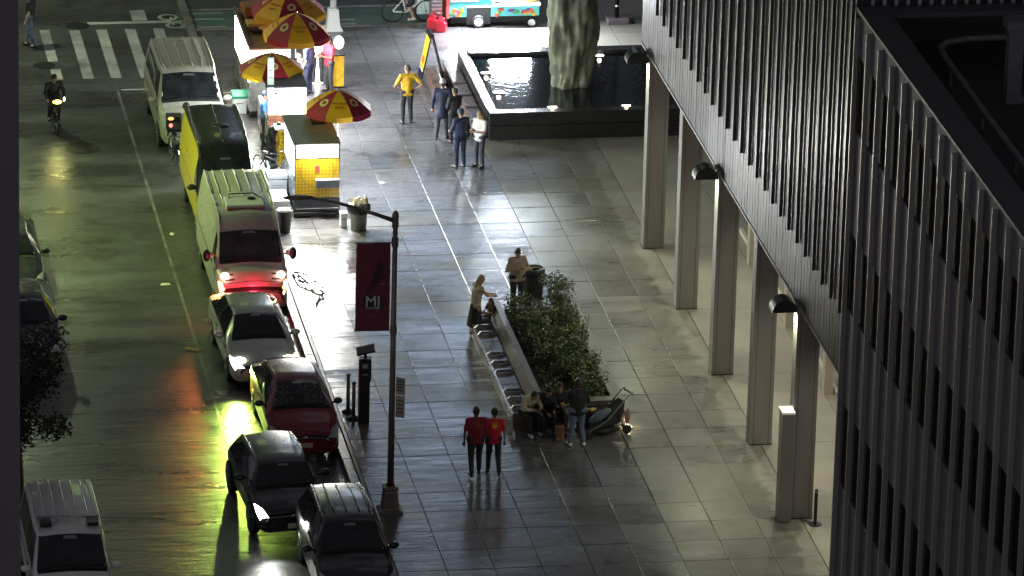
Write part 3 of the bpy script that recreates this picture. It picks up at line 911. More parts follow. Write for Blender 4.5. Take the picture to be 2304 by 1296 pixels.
MB().add([(-0.33, -0.031, 5.83), (-0.27, -0.031, 5.80), (-0.21, -0.031, 5.84), (-0.27, -0.031, 5.815)], [(0, 1, 2, 3)]).build('hand_print', mat('pale_print', (0.7, 0.65, 0.6), 0.6), bann)
sg = thing('parking_sign', 'narrow two part parking sign strapped to the lamp post', 'sign', (-5.36, 1.4, 0))
ps = mat('greyed_sign_face', (0.32, 0.3, 0.24), 0.5, noise=0.2)
for (z0, z1) in ((2.98, 3.42), (2.4, 2.96)):
    f = MB().add([(0.09, 0.0, z0), (0.29, -0.12, z0), (0.29, -0.12, z1), (0.09, 0, z1), (0.095, 0.012, z0), (0.295, -0.108, z0), (0.295, -0.108, z1), (0.095, 0.012, z1)], [(0, 1, 2, 3), (7, 6, 5, 4), (0, 4, 5, 1), (3, 2, 6, 7), (1, 5, 6, 2), (0, 3, 7, 4)]).build('sign_plate', ps, sg)
    for k in range(4):
        z = z0 + (z1 - z0) * (0.22 + k * 0.18)
        MB().add([(0.13, -0.03, z), (0.25, -0.102, z), (0.25, -0.102, z + 0.03), (0.13, -0.03, z + 0.03)], [(0, 1, 2, 3)]).build('print_line', dk, sg)
MB().tube([(0, 0, 3.1), (0.09, 0, 3.1)], 0.02, 6).build('bracket', black, sg)

# ---- parking meter and two posts
pk = thing('parking_meter', 'tall black parking pay station with a tilted solar panel on top', 'parking meter', (-5.2, 7.3, 0), R(-6))
MB().box(-0.14, 0.14, -0.12, 0.12, 0, 1.12).build('pedestal', black, pk, bevel=0.02)
MB().box(-0.145, -0.115, -0.125, 0.1, 0.3, 1.7).build('side_panel', mat('red_side_panel', (0.3, 0.03, 0.015), 0.4), pk)
MB().box(-0.115, 0.17, -0.15, 0.13, 1.12, 1.72).build('head', black, pk, bevel=0.02)
MB().box(-0.06, 0.08, -0.155, -0.15, 1.48, 1.6).build('screen', mat('dull_screen', (0.25, 0.25, 0.25), 0.3), pk)
text('P', 'lettering', wl, pk, (0.01, -0.157, 1.54), RT, 0.11)
MB().box(-0.05, 0.08, -0.156, -0.15, 1.3, 1.34).build('slot', chrome, pk)
MB().tube([(0.02, 0, 1.7), (0.02, 0, 1.86)], 0.04, 8).build('neck', black, pk)
MB().cbox((0.02, -0.02, 1.93), (0.46, 0.34, 0.05), 0, R(12), R(-14)).build('solar_panel', mat('solar_panel_glass', (0.05, 0.05, 0.055), 0.15), pk)
for x, y, h, lb in ((-5.5, 8.02, 1.02, 'thin dark post farther from the kerbside meter'), (-5.42, 7.55, 0.98, 'thin dark post nearer the camera beside the pay station')):
    t = thing('kerb_post', lb, 'post', (x, y, 0), group='pair of kerb posts')
    MB().lathe([(0, 0), (0.16, 0), (0.15, 0.03), (0.06, 0.08)], seg=16).build('foot', darkm, t, smooth=True)
    MB().tube([(0, 0, 0.03), (0, 0, h)], 0.045, 12).build('post', pm2, t, smooth=True)
    MB().lathe([(0.055, h - 0.06), (0.06, h), (0, h + 0.02)], seg=12).build('cap', pm2, t)

# ---- bins
lit_m = [mat('paper_litter', (0.7, 0.65, 0.55), 0.6), mat('brown_bag_litter', (0.3, 0.2, 0.1), 0.7), mat('pale_litter', (0.5, 0.48, 0.42), 0.6)]
t1 = thing('litter_bin', 'round grey litter bin overflowing with paper cups and bags near the yellow cart', 'litter bin', (-3.38, 21.75, 0))
MB().lathe([(0, 0), (0.21, 0), (0.24, 0.6), (0.235, 0.62)], seg=20).build('drum', mat('grey_bin', (0.16, 0.155, 0.15), 0.5, noise=0.2), t1, smooth=True)
MB().lathe([(0.245, 0.5), (0.31, 0.52), (0.33, 0.6), (0.32, 0.74), (0.25, 0.79), (0.2, 0.74)], seg=20).build('bag_rim', mat('black_bin_bag', (0.01, 0.01, 0.012), 0.3, bump=0.8, bscale=14), t1, smooth=True)
b = MB(); litter(b, 34, 0.22, 0.7, 0.9, 0.14)
o = b.build('litter', lit_m, t1); 
t2 = thing('litter_bin', 'dark mesh litter bin with a black bag behind the rose shrubs', 'litter bin', (0.5, 15.9, 0))
MB().lathe([(0, 0), (0.23, 0), (0.27, 0.8)], seg=22).build('basket', mat('dark_mesh_basket', (0.02, 0.02, 0.02), 0.5, bump=0.8, bscale=60), t2)
for k in range(22):
    a = k * 2 * PI / 22
    MB().tube([(0.235 * math.cos(a), 0.235 * math.sin(a), 0), (0.28 * math.cos(a), 0.28 * math.sin(a), 0.8)], 0.006, 4).build('rod', darkm, t2)
MB().lathe([(0.285, 0.66), (0.3, 0.72), (0.3, 0.84), (0.24, 0.86), (0.15, 0.72), (0, 0.62)], seg=22).build('bag', MATS['black_bin_bag'], t2, smooth=True)
MB().lathe([(0.15, 0.73), (0.17, 0.76), (0.12, 0.74), (0.14, 0.7)], (0.05, 0, 0.07), 18).build('bag_fold', mat('tan_bag_edge', (0.2, 0.15, 0.08), 0.5), t2)
bt_ = thing('water_bottle', 'clear plastic water bottle standing alone on the paving beside the group', 'bottle', (-1.66, 5.72, 0))
MB().lathe([(0, 0), (0.034, 0), (0.036, 0.15), (0.03, 0.18), (0.013, 0.21), (0.013, 0.235)], seg=12).build('bottle', mat('clear_plastic', (0.6, 0.62, 0.62), 0.1, spec=0.8), bt_, smooth=True)
MB().lathe([(0.016, 0.225), (0.016, 0.25), (0, 0.25)], seg=10).build('cap', white_e if False else wl, bt_)
MB().lathe([(0.038, 0.06), (0.038, 0.12)], seg=12).build('label_band', wl, bt_)
# bent wire debris on the kerb side
db = MB()
for p in ([(-5.62, 18.35, 0.02), (-5.4, 18.3, 0.05), (-5.25, 17.8, 0.1), (-5.12, 17.25, 0.14), (-4.98, 16.95, 0.1), (-5.06, 16.9, 0.02), (-5.0, 16.55, 0.06), (-5.1, 16.5, 0.03), (-5.3, 15.9, 0.02)],
          [(-5.62, 18.35, 0.02), (-5.55, 17.6, 0.05), (-5.3, 17.35, 0.08), (-5.12, 17.25, 0.14)], [(-5.5, 18.2, 0.03), (-5.35, 17.5, 0.06)]):
    db.tube([(x - 0.0, y, z + 0.02) for x, y, z in p], 0.03, 5)
tag(db.build('wire_debris', black), 'bent black wire debris lying on the bright sidewalk by the kerb', 'debris')

# ---- dark street tree, bottom left
tt = thing('street_tree', 'dark leafy street tree at the left edge above the parked cars', 'tree', (-14.35, 1.2, 0))
MB().tube([(0, 0, 0), (0.05, 0.1, 1.2), (0, 0.2, 2.4), (0.2, 0.3, 3.6), (0.1, 0.5, 5.2)], [0.17, 0.14, 0.12, 0.08, 0.03], 10).build('trunk', mat('dark_bark', (0.04, 0.03, 0.025), 0.8, bump=0.6, bscale=12), tt, smooth=True)
b = MB()
lobes = [(random.uniform(-1.5, 0.85), random.uniform(-0.9, 3.0), random.uniform(2.3, 4.6), random.uniform(0.4, 0.65)) for _ in range(36)]
for l in lobes[:20]:
    b.tube([(0.05, 0.2, 2.2), (l[0] * 0.5, l[1] * 0.5, l[2] * 0.7 + 0.7), (l[0], l[1], l[2])], [0.06, 0.035, 0.012], 5)
b.build('branches', MATS['dark_bark'], tt)
def ft():
    l = random.choice(lobes)
    v = Vector((random.gauss(0, 1), random.gauss(0, 1), random.gauss(0, 1))).normalized() * l[3] * random.uniform(0.4, 1.1)
    return (l[0] + v.x, l[1] + v.y, l[2] + v.z * 0.8)
b = MB()
leaves(b, 15000, ft, 0.1, (0.7, 0.25, 0.05, 0))
b.build('crown', [mat('street_leaf_dark', (0.012, 0.02, 0.009), 0.6), mat('street_leaf', (0.018, 0.03, 0.011), 0.6), mat('street_leaf_pale', (0.05, 0.07, 0.03), 0.6)], tt)

# ================================================================== VEHICLES
def cr(p0, p1, p2, p3, t):
    return 0.5 * ((2 * p1) + (-p0 + p2) * t + (2 * p0 - 5 * p1 + 4 * p2 - p3) * t * t + (-p0 + 3 * p1 - 3 * p2 + p3) * t ** 3)
class Shell:
    """smooth car shell: stations (y, zb, wb, zs, ws, zt, wt, crown) from nose to tail"""
    def __init__(s, st):
        s.rings = []
        for (y, zb, wb, zs, ws, zt, wt, cr_) in st:
            zm = (zb + zs) * 0.5
            s.rings.append([(0, y, zb), (wb * 0.82, y, zb), (wb, y, zb + 0.1), (ws, y, zm), (ws * 0.985, y, zs), (wt + 0.02, y, zt - 0.06 if zt - zs > 0.2 else zt - 0.02), (wt * 0.85, y, zt), (0, y, zt + cr_)])
    def P(s, u, t):
        """u station index, t in [-1,1]: 0 roof centre line, +-1 underside centre"""
        v = 7 * (1 - abs(t))
        sg = 1 if t >= 0 else -1
        n = len(s.rings)
        u = min(max(u, 0), n - 1 - 1e-6)
        v = min(max(v, 0), 7 - 1e-6)
        iu, iv = int(u), int(v)
        col = []
        for k in range(-1, 3):
            ring = s.rings[min(max(iu + k, 0), n - 1)]
            row = []
            for j in range(-1, 3):
                q = iv + j
                if q < 0:
                    pt = ring[-q]; pt = (-pt[0], pt[1], pt[2])
                elif q > 7:
                    pt = ring[14 - q]; pt = (-pt[0], pt[1], pt[2])
                else:
                    pt = ring[q]
                row.append(Vector(pt))
            col.append(cr(*row, v - iv))
        # monotone-ish along the length
        p = cr(*col, u - iu)
        p.y = col[1].y + (col[2].y - col[1].y) * (u - iu)
        return Vector((p.x * sg, p.y, p.z))
    def N(s, u, t):
        e = 0.02
        a = s.P(u + e, t) - s.P(u - e, t)
        b = s.P(u, t + e * 0.3) - s.P(u, t - e * 0.3)
        n = a.cross(b)
        if n.length < 1e-9:
            return Vector((0, 0, 1))
        n.normalize()
        q = s.P(u, t)
        c = q - Vector((0, 0.35 * q.y + 0.65 * s.rings[4][0][1], 0.15))
        if n.dot(c) < 0:
            n = -n
        return n
    def body(s, nu=54, nt_=72):
        b = MB()
        n = len(s.rings) - 1
        b.grid(lambda u, v: s.P(u * n, -1 + 2 * v), nu, nt_)
        for uu in (0, n):
            b.add([s.P(uu, -1 + 2 * k / nt_) for k in range(nt_)], [tuple(range(nt_))])
        return b
    def patch(s, c, off=0.008, n=8, m_=8):
        """c: four (u,t) corners; returns MB with a thin proud skin"""
        b = MB()
        def fn(a, d, o=off):
            u = (c[0][0] * (1 - a) + c[1][0] * a) * (1 - d) + (c[3][0] * (1 - a) + c[2][0] * a) * d
            t = (c[0][1] * (1 - a) + c[1][1] * a) * (1 - d) + (c[3][1] * (1 - a) + c[2][1] * a) * d
            return s.P(u, t) + s.N(u, t) * o
        b.grid(fn, n, m_)
        for e in (lambda k: (k, 0), lambda k: (k, 1), lambda k: (0, k), lambda k: (1, k)):
            b.grid(lambda k, d, e=e: fn(*e(k), o=off * (1 - d) - 0.004 * d), n, 1)
        return b
tyrem = mat('wet_tyre', (0.015, 0.015, 0.015), 0.45, bump=0.3, bscale=30)
rimm = mat('alloy_rim', (0.35, 0.35, 0.36), 0.3, 0.8)
archm = mat('black_arch', (0.004, 0.004, 0.004), 0.8)
glassc = mat('car_glass', (0.012, 0.013, 0.015), 0.08, spec=0.7, noise=0.9, nscale=2.6, rvar=0.05)
def wheel(par, x, y, r, wd, side, rim=None):
    k = thing('wheel', '', '', (x, y, r))
    del k['label'], k['category']
    k.parent = par
    b = MB()
    pr = [(r * 0.62, -wd / 2), (r * 0.95, -wd / 2), (r, -wd / 2 + 0.03), (r, wd / 2 - 0.03), (r * 0.95, wd / 2), (r * 0.62, wd / 2)]
    b.lathe(pr, seg=24)
    b.v = [(z, yy, xx) for xx, yy, z in b.v]
    b.build('tyre', tyrem, k, smooth=True)
    b = MB()
    b.lathe([(0, 0.02), (r * 0.14, 0.03), (r * 0.2, 0.0), (r * 0.5, -0.01), (r * 0.62, 0.01), (r * 0.64, -0.02)], seg=24)
    sx = 1 if side > 0 else -1
    b.v = [(sx * (z + wd / 2 - 0.01), yy, xx) for xx, yy, z in b.v]
    for a in range(5):
        t = a * 2 * PI / 5
        b.cbox((sx * (wd / 2 + 0.008), r * 0.36 * math.cos(t), r * 0.36 * math.sin(t)), (0.02, r * 0.5, r * 0.12), rx=t)
    b.build('rim', rim or rimm, k, smooth=False)
def arch(par, x, y, r, side):
    n = 18
    b = MB()
    pts = [(x, y + r * math.cos(PI * k / n), r * 0.86 + r * math.sin(PI * k / n) * 0.98) for k in range(n + 1)]
    pts = [(x, y + r, 0.2)] + pts + [(x, y - r, 0.2)]
    q = [(x - side * 0.05, b_, c_) for a_, b_, c_ in pts]
    b.add(pts + q, [tuple(range(len(pts)))] + [(i, i + 1, len(pts) + i + 1, len(pts) + i) for i in range(len(pts) - 1)])
    b.build('wheel_arch', archm, par)
def car(name, label, cat, loc, rot, st, body_m, wheels, wr=0.33, hw=0.9, ws=(3.08, 3.95), roof_u=(4, 6), side_w=((3.5, 4.2), (5.0, 5.0)), group=None, lights=None, grille=True, rails=False,
        plate=True, tail_u=None, wst=0.262, sidet=(0.285, 0.415), mirrors=None, glass=glassc, extra=None, lamp_e=None, wipers=True, headp=None):
    t = thing(name, label, cat, (loc[0], loc[1], RZ), rot, group)
    S = Shell(st)
    b = S.body()
    b.build('body', body_m, t, smooth=True)
    n = len(st) - 1
    # windscreen with black frit and glass
    S.patch([(ws[0], -wst - 0.012), (ws[1], -wst + 0.03), (ws[1], wst - 0.03), (ws[0], wst + 0.012)], 0.009, 12, 12).build('windscreen', glass, t, smooth=True)
    for sg in (-1, 1):
        for (ua, ub, uc, ud) in side_w:
            S.patch([(ua, sg * sidet[1]), (ub, sg * sidet[0]), (uc, sg * sidet[0]), (ud, sg * sidet[1])], 0.008).build('side_window', glass, t, smooth=True)
        for y in wheels:
            arch(t, sg * (hw + 0.004), y, wr * 1.16, sg)
            wheel(t, sg * (hw - 0.095), y, wr, 0.21, sg)
        S.patch([(1.9, sg * 0.47), (n - 1.2, sg * 0.47), (n - 1.2, sg * 0.478), (1.9, sg * 0.478)], 0.006, 20, 1).build('side_crease', darkm, t)
        hp = headp or ((0.35, 0.25), (1.3, 0.27), (2.15, 0.41), (0.95, 0.48))
        hl = S.patch([(a_, sg * b_) for a_, b_ in hp], 0.014)
        lm = lights[0 if sg < 0 else 1] if lights else None
        o = hl.build('headlight', lm or mat('unlit_headlight', (0.35, 0.36, 0.38), 0.12, spec=0.8), t, smooth=True)
        my, mz = mirrors or (1.55, 1.0)
        mr = MB().ell((sg * (hw + 0.12), my, mz), (0.12, 0.075, 0.085), 12, 8)
        mr.tube([(sg * (hw - 0.06), my + 0.05, mz - 0.05), (sg * (hw + 0.06), my, mz - 0.03)], 0.03, 6)
        mr.build('mirror', darkm if body_m.name.startswith('dark') else body_m, t, smooth=True)
    if grille:
        S.patch([(0.02, -0.44), (0.02, 0.44), (0.7, 0.34), (0.7, -0.34)], 0.012, 10, 5).build('grille', archm, t)
        S.patch([(0.18, -0.4), (0.18, 0.4), (0.26, 0.4), (0.26, -0.4)], 0.02, 10, 1).build('grille_bar', inox, t)
    y0 = st[0][0]
    if plate:
        MB().box(-0.16, 0.16, y0 - 0.035, y0 - 0.015, 0.4, 0.52).build('number_plate', mat('pale_plate', (0.55, 0.5, 0.35), 0.5), t)
    MB().ell((0, y0 + 0.03, st[0][5] + 0.03), (0.08, 0.03, 0.045), 12, 6).build('badge', chrome, t)
    if wipers:
        for x0, x1 in ((-0.55, 0.05), (0.0, 0.6)):
            a = S.P(ws[0] + 0.04, x0 * 0.35) + Vector((0, -0.03, 0.025))
            c_ = S.P(ws[0] + 0.1, x1 * 0.35) + Vector((0, -0.02, 0.03))
            MB().tube([a, c_], 0.01, 5).build('wiper', black, t)
    for sg in (-1, 1):
        for us in (side_w[0][0] - 0.12, side_w[0][1] + 0.5 if len(side_w) == 1 else (side_w[0][2] + side_w[1][0]) / 2):
            S.patch([(us, sg * 0.43), (us + 0.03, sg * 0.43), (us + 0.03, sg * 0.68), (us, sg * 0.68)], 0.004, 1, 8).build('door_seam', archm, t)
            S.patch([(us - 0.32, sg * 0.452), (us - 0.1, sg * 0.452), (us - 0.1, sg * 0.462), (us - 0.32, sg * 0.462)], 0.022, 3, 1).build('door_handle', darkm, t)
        S.patch([(0.35, sg * 0.6), (0.9, sg * 0.56), (0.95, sg * 0.6), (0.4, sg * 0.64)], 0.01, 4, 3).build('fog_lamp', rimm, t)
    S.patch([(0.05, -0.5), (0.05, 0.5), (0.35, 0.52), (0.35, -0.52)], 0.006, 12, 2).build('lower_grille', archm, t)
    S.patch([(ws[0] - 0.1, -0.25), (ws[0] + 0.0, -0.25), (ws[0] + 0.0, 0.25), (ws[0] - 0.1, 0.25)], 0.006, 2, 14).build('cowl', archm, t)
    S.patch([(ws[1] - 0.13, -0.035), (ws[1] - 0.05, -0.03), (ws[1] - 0.05, 0.03), (ws[1] - 0.13, 0.035)], 0.012, 2, 2).build('rear_view_mirror', rimm, t)
    S.patch([(ws[0] + 0.06, 0.19), (ws[0] + 0.14, 0.19), (ws[0] + 0.14, 0.215), (ws[0] + 0.06, 0.215)], 0.012, 2, 2).build('permit_sticker', mat('permit_paper', (0.4, 0.42, 0.4), 0.5), t)
    # bonnet shut line and roof seams
    S.patch([(1.15, -0.29), (1.15, 0.29), (1.19, 0.29), (1.19, -0.29)], 0.003, 14, 1).build('bonnet_seam', archm, t)
    if rails:
        for sg in (-1, 1):
            pts = [S.P(roof_u[0] + (roof_u[1] - roof_u[0]) * k / 6, sg * 0.235) + Vector((0, 0, 0.045 if 0 < k < 6 else 0.01)) for k in range(7)]
            MB().tube(pts, 0.018, 6).build('roof_rail', inox, t, smooth=True)
    if tail_u:
        S.patch([(tail_u[0], -wst + 0.03), (tail_u[1], -wst - 0.01), (tail_u[1], wst + 0.01), (tail_u[0], wst - 0.03)], 0.008).build('rear_window', glass, t, smooth=True)
    for sg in (-1, 1):
        S.patch([(n - 0.75, sg * 0.34), (n - 0.12, sg * 0.34), (n - 0.12, sg * 0.44), (n - 0.75, sg * 0.44)], 0.012).build('tail_light', mat('tail_red', (0.35, 0.01, 0.01), 0.2), t, smooth=True)
    return t, S
def sc(st, L, W, H, L0, W0, H0):
    return [(y * L / L0, zb, wb * W / W0, zs * H / H0, ws_ * W / W0, zt * H / H0, wt * W / W0, c_) for (y, zb, wb, zs, ws_, zt, wt, c_) in st]
sedan = [(0, .26, .50, .50, .58, .58, .48, .01), (.1, .2, .76, .60, .76, .66, .60, .03), (.5, .2, .84, .70, .86, .79, .66, .04), (1.1, .2, .85, .86, .88, .96, .70, .03),
         (1.95, .2, .86, .93, .88, 1.37, .54, .03), (2.7, .2, .86, .94, .88, 1.42, .55, .03), (3.5, .2, .86, .95, .88, 1.35, .53, .03), (4.1, .2, .85, .96, .87, 1.08, .60, .03),
         (4.45, .24, .82, .92, .84, 1.02, .60, .02), (4.6, .3, .68, .7, .7, .82, .52, .01)]
hatch = [(0, .26, .45, .50, .55, .60, .48, .01), (.1, .2, .74, .62, .76, .70, .60, .03), (.5, .2, .84, .76, .86, .86, .66, .04), (1.0, .2, .85, .92, .87, 1.03, .70, .03),
         (1.9, .2, .86, .98, .87, 1.44, .53, .04), (2.6, .2, .86, .99, .87, 1.49, .55, .03), (3.4, .2, .86, 1.0, .87, 1.42, .53, .03), (4.1, .2, .85, 1.0, .86, 1.22, .54, .03),
         (4.38, .24, .80, .95, .82, 1.05, .56, .02), (4.45, .3, .70, .7, .72, .85, .5, .01)]
suv = [(0, .34, .58, .62, .68, .74, .6, .01), (.1, .28, .80, .78, .84, .88, .70, .03), (.5, .26, .88, .92, .92, 1.02, .76, .04), (1.15, .26, .89, 1.02, .93, 1.12, .78, .03),
       (1.8, .26, .9, 1.06, .93, 1.60, .62, .03), (2.6, .26, .9, 1.07, .93, 1.66, .64, .03), (3.6, .26, .9, 1.08, .93, 1.63, .62, .03), (4.3, .28, .89, 1.08, .91, 1.52, .60, .03),
       (4.5, .32, .84, 1.0, .88, 1.15, .62, .02), (4.58, .36, .76, .8, .8, .95, .56, .01)]
vanst = [(0, .34, .62, .66, .74, .82, .64, .01), (.1, .28, .84, .84, .88, .98, .74, .04), (.55, .26, .92, 1.02, .95, 1.16, .80, .04), (.95, .26, .94, 1.14, .97, 1.28, .84, .03),
         (1.75, .26, .95, 1.2, .97, 1.98, .76, .04), (2.3, .26, .95, 1.22, .98, 2.06, .80, .05), (3.6, .26, .95, 1.22, .98, 2.08, .80, .05), (4.7, .26, .95, 1.22, .98, 2.04, .80, .05),
         (5.0, .3, .93, 1.2, .95, 1.98, .76, .03), (5.06, .34, .88, 1.1, .92, 1.9, .7, .01)]
tallst = [(0, .36, .66, .62, .78, .80, .66, .01), (.08, .3, .88, .86, .9, 1.02, .76, .04), (.4, .28, .94, 1.1, .96, 1.26, .82, .05), (.75, .28, .95, 1.24, .98, 1.42, .84, .04),
          (1.25, .28, .96, 1.4, .99, 2.08, .80, .04), (1.75, .28, .96, 1.5, .99, 2.50, .79, .05), (3.2, .28, .96, 1.5, .99, 2.58, .82, .05), (4.8, .28, .96, 1.5, .99, 2.58, .82, .05),
          (5.15, .3, .95, 1.5, .98, 2.54, .80, .03), (5.2, .34, .92, 1.4, .95, 2.45, .76, .01)]
def paintm(name, col, metal=0.0, rough=0.33, noise=0.05):
    return mat(name, col, rough, metal, noise=noise, nscale=8, coat=0.25, bump=0.03, bscale=90, rvar=0.08)
whitep = paintm('white_car_paint', (0.6, 0.6, 0.58))
silverp = paintm('pale_silver_paint', (0.42, 0.42, 0.4), 0.3)
redp = paintm('dark_red_paint', (0.17, 0.006, 0.018))
darkp = paintm('dark_charcoal_paint', (0.03, 0.031, 0.035), 0.3)
blackp = paintm('dark_black_paint', (0.012, 0.013, 0.016), 0.2)
tanp = paintm('dull_white_van_paint', (0.33, 0.31, 0.285))
lit = lambda nm, c, s_: mat(nm, (0.8, 0.8, 0.8), 0.2, emit=c, estr=s_)
hl_white = lit('headlight_lit_white', (0.95, 1, 0.9), 14)
hl_warm = lit('headlight_lit_warm', (1, 0.75, 0.35), 12)
hl_orange = lit('indicator_lit_orange', (1, 0.45, 0.12), 8)

def ribs(t, S, n, u0, u1, tmax, m_, h=0.012):
    for k in range(n):
        tt_ = -tmax + 2 * tmax * k / (n - 1)
        pts = [S.P(u0 + (u1 - u0) * j / 6, tt_) + Vector((0, 0, h)) for j in range(7)]
        b = MB().tube(pts, 0.018, 5)
        b.build('roof_rib', m_, t, smooth=True)

# white passenger van farthest up the kerb
t, S = car('van', 'white van with dark windscreen stickers at the head of the parked row', 'van', (-7.1, 29.0), R(0), sc(vanst, 5.0, .97, 2.0, 5.06, .98, 2.08), tanp, (0.85, 3.9), 0.34, .96,
           ws=(3.12, 3.93), side_w=((3.45, 4.15, 4.75, 4.7), (4.85, 4.9, 6.8, 6.8)), roof_u=(5, 7.5), mirrors=(1.35, 1.22), sidet=(0.3, 0.4))
ribs(t, S, 8, 4.3, 7.8, 0.2, tanp)
stk = mat('white_sticker', (0.7, 0.75, 0.72), 0.5)
for (u, tt_, w_, h_) in ((3.25, -0.22, 0.03, 0.12), (3.2, 0.2, 0.035, 0.12), (3.45, 0.2, 0.015, 0.1), (3.65, 0.19, 0.05, 0.15)):
    S.patch([(u, tt_ - w_ / 2), (u + h_, tt_ - w_ / 2), (u + h_, tt_ + w_ / 2), (u, tt_ + w_ / 2)], 0.014, 2, 2).build('sticker', stk, t)
# tall black van with yellow street light painted on its left side
t, S = car('van', 'tall black van with yellow light painted on its side parked behind the white high roof van', 'van', (-6.98, 21.1), R(0), sc(tallst, 5.1, .84, 2.42, 5.2, .98, 2.58), blackp, (0.85, 3.9), 0.36, .83,
           ws=(3.1, 4.25), side_w=((3.35, 4.0, 4.4, 4.4),), roof_u=(5, 7.5), mirrors=(1.1, 1.35), sidet=(0.31, 0.41))
yel = paintm('yellow_light_on_van', (0.55, 0.4, 0.02))
S.patch([(1.3, -0.415), (3.2, -0.415), (3.2, -0.66), (1.3, -0.66)], 0.006, 10, 6).build('yellow_lit_panel', yel, t, smooth=True)
S.patch([(4.55, -0.3), (8.4, -0.3), (8.4, -0.66), (4.55, -0.66)], 0.006, 20, 10).build('yellow_lit_panel', yel, t, smooth=True)
S.patch([(3.25, -0.43), (4.5, -0.43), (4.5, -0.66), (3.25, -0.66)], 0.006, 10, 6).build('yellow_lit_panel', yel, t, smooth=True)
ribs(t, S, 3, 5, 7.9, 0.17, MATS['dark_coated_metal'])
MB().ell((0.05, 3.0, 2.47), (0.24, 0.2, 0.05)).build('roof_vent', black, t)
# high roof white van
t, S = car('van', 'white high roof van with a red lit nose and ribbed roof carrying a cooling unit', 'van', (-7.03, 15.25), R(0), sc(tallst, 5.2, .95, 2.44, 5.2, .98, 2.58), paintm('grimy_white_paint', (0.36, 0.34, 0.32)), (0.9, 4.2), 0.36, .94,
           ws=(3.05, 4.1), side_w=((3.3, 3.95, 4.35, 4.35),), roof_u=(5, 7.5), mirrors=(1.0, 1.5), lights=(hl_orange, hl_orange), sidet=(0.31, 0.41), headp=((0.7, 0.32), (1.35, 0.33), (1.75, 0.42), (1.0, 0.45)))
ribs(t, S, 9, 6.0, 7.9, 0.22, whitep, 0.016)
ribs(t, S, 9, 5.35, 5.9, 0.22, whitep, 0.016)
ac = MB().box(-0.52, 0.52, 1.95, 2.75, 2.4, 2.52)
ac.build('roof_unit', whitep, t, bevel=0.04)
MB().box(-0.5, 0.5, 1.88, 1.95, 2.38, 2.47).build('unit_front', mat('dull_red_strip', (0.3, 0.08, 0.08), 0.5), t, bevel=0.01)
MB().tube([(-0.38, 2.5, 2.5), (-0.36, 2.72, 2.58), (0.3, 2.75, 2.58), (0.5, 2.5, 2.5)], 0.018, 6).build('hose', black, t, smooth=True)
MB().ell((0.2, 2.45, 2.54), (0.12, 0.08, 0.04)).build('fan_motor', black, t)
for sg in (-1, 1):
    MB().ell((sg * 0.74, 0.24, 1.17), (0.11, 0.1, 0.09)).build('headlight_bulb', lit('bulb_pink_white', (1, 0.55, 0.4), 16), t, smooth=True)
    MB().ell((sg * (0.94 + 0.2), 0.95, 1.5), (0.1, 0.07, 0.17), 12, 8).build('mirror_glass_case', black, t, smooth=True)
    S.patch([(0.45, sg * 0.4), (0.65, sg * 0.37), (0.75, sg * 0.41), (0.55, sg * 0.44)], 0.014, 3, 3).build('turn_lamp', hl_warm, t)
    for u0 in (1.35, 1.75):
        S.patch([(u0, sg * 0.2), (u0 + 0.12, sg * 0.19), (u0 + 0.12, sg * 0.1), (u0, sg * 0.1)], 0.006, 3, 6).build('nose_vent', archm, t)
lamp('SPOT', (-1.0, -0.14, 1.25), 420, (1, 0.22, 0.03), 0.07, (-2.0, -4.9, -0.1), 38, parent=t, blend=1.0)
# white sedan
t, S = car('sedan', 'pale sedan with bright headlights between the high roof van and the red car', 'car', (-7.33, 10.15), R(1.5), sedan, silverp, (0.85, 3.55), 0.32, .875,
           side_w=((3.35, 4.05, 5.0, 5.0), (5.06, 5.06, 6.3, 6.75)), lights=(hl_white, hl_warm), tail_u=(6.15, 7), mirrors=(1.5, 0.98))
for sg in (-1, 1):
    MB().ell((sg * 0.61, 0.3, 0.73), (0.15, 0.12, 0.06), 12, 8, Euler((R(-14), 0, sg * R(20))).to_matrix()).build('headlight_bulb', lit('bulb_green_white', (0.93, 1, 0.75), 18), t, smooth=True)
    S.patch([(8.2, sg * 0.3), (8.85, sg * 0.3), (8.85, sg * 0.38), (8.2, sg * 0.38)], 0.02, 3, 3).build('brake_light', lit('brake_red', (1, 0.05, 0.03), 12), t)
    lamp('SPOT', (sg * 0.72, -0.16, 0.66), 1100 if sg < 0 else 15, (0.68, 1, 0.14) if sg < 0 else (1, 0.85, 0.6), 0.06, (-2.3 if sg < 0 else 0.6, -8.5, -0.3), 92 if sg < 0 else 85, parent=t, blend=1.0)
    lamp('POINT', (sg * 0.45, 4.82, 1.0), 30, (1, 0.02, 0.05), 0.05, parent=t)
# red hatchback
t, S = car('hatchback', 'dark red hatchback with raindrops on its windscreen parked by the kerb', 'car', (-6.93, 5.05), R(0.5), hatch, redp, (0.85, 3.5), 0.32, .865,
           side_w=((3.3, 4.05, 5.0, 5.0), (5.06, 5.06, 6.4, 6.8)), tail_u=(6.4, 7.6), mirrors=(1.5, 1.03))
b = MB()
for _ in range(150):
    u, q = random.uniform(3.15, 3.85), random.uniform(-0.2, 0.2)
    b.ell(S.P(u, q) + S.N(u, q) * 0.012, (0.009,) * 3, 5, 3)
o = b.build('raindrops', mat('water_drop', (0.5, 0.5, 0.5), 0.05, spec=1.0), t); o['kind'] = 'stuff'
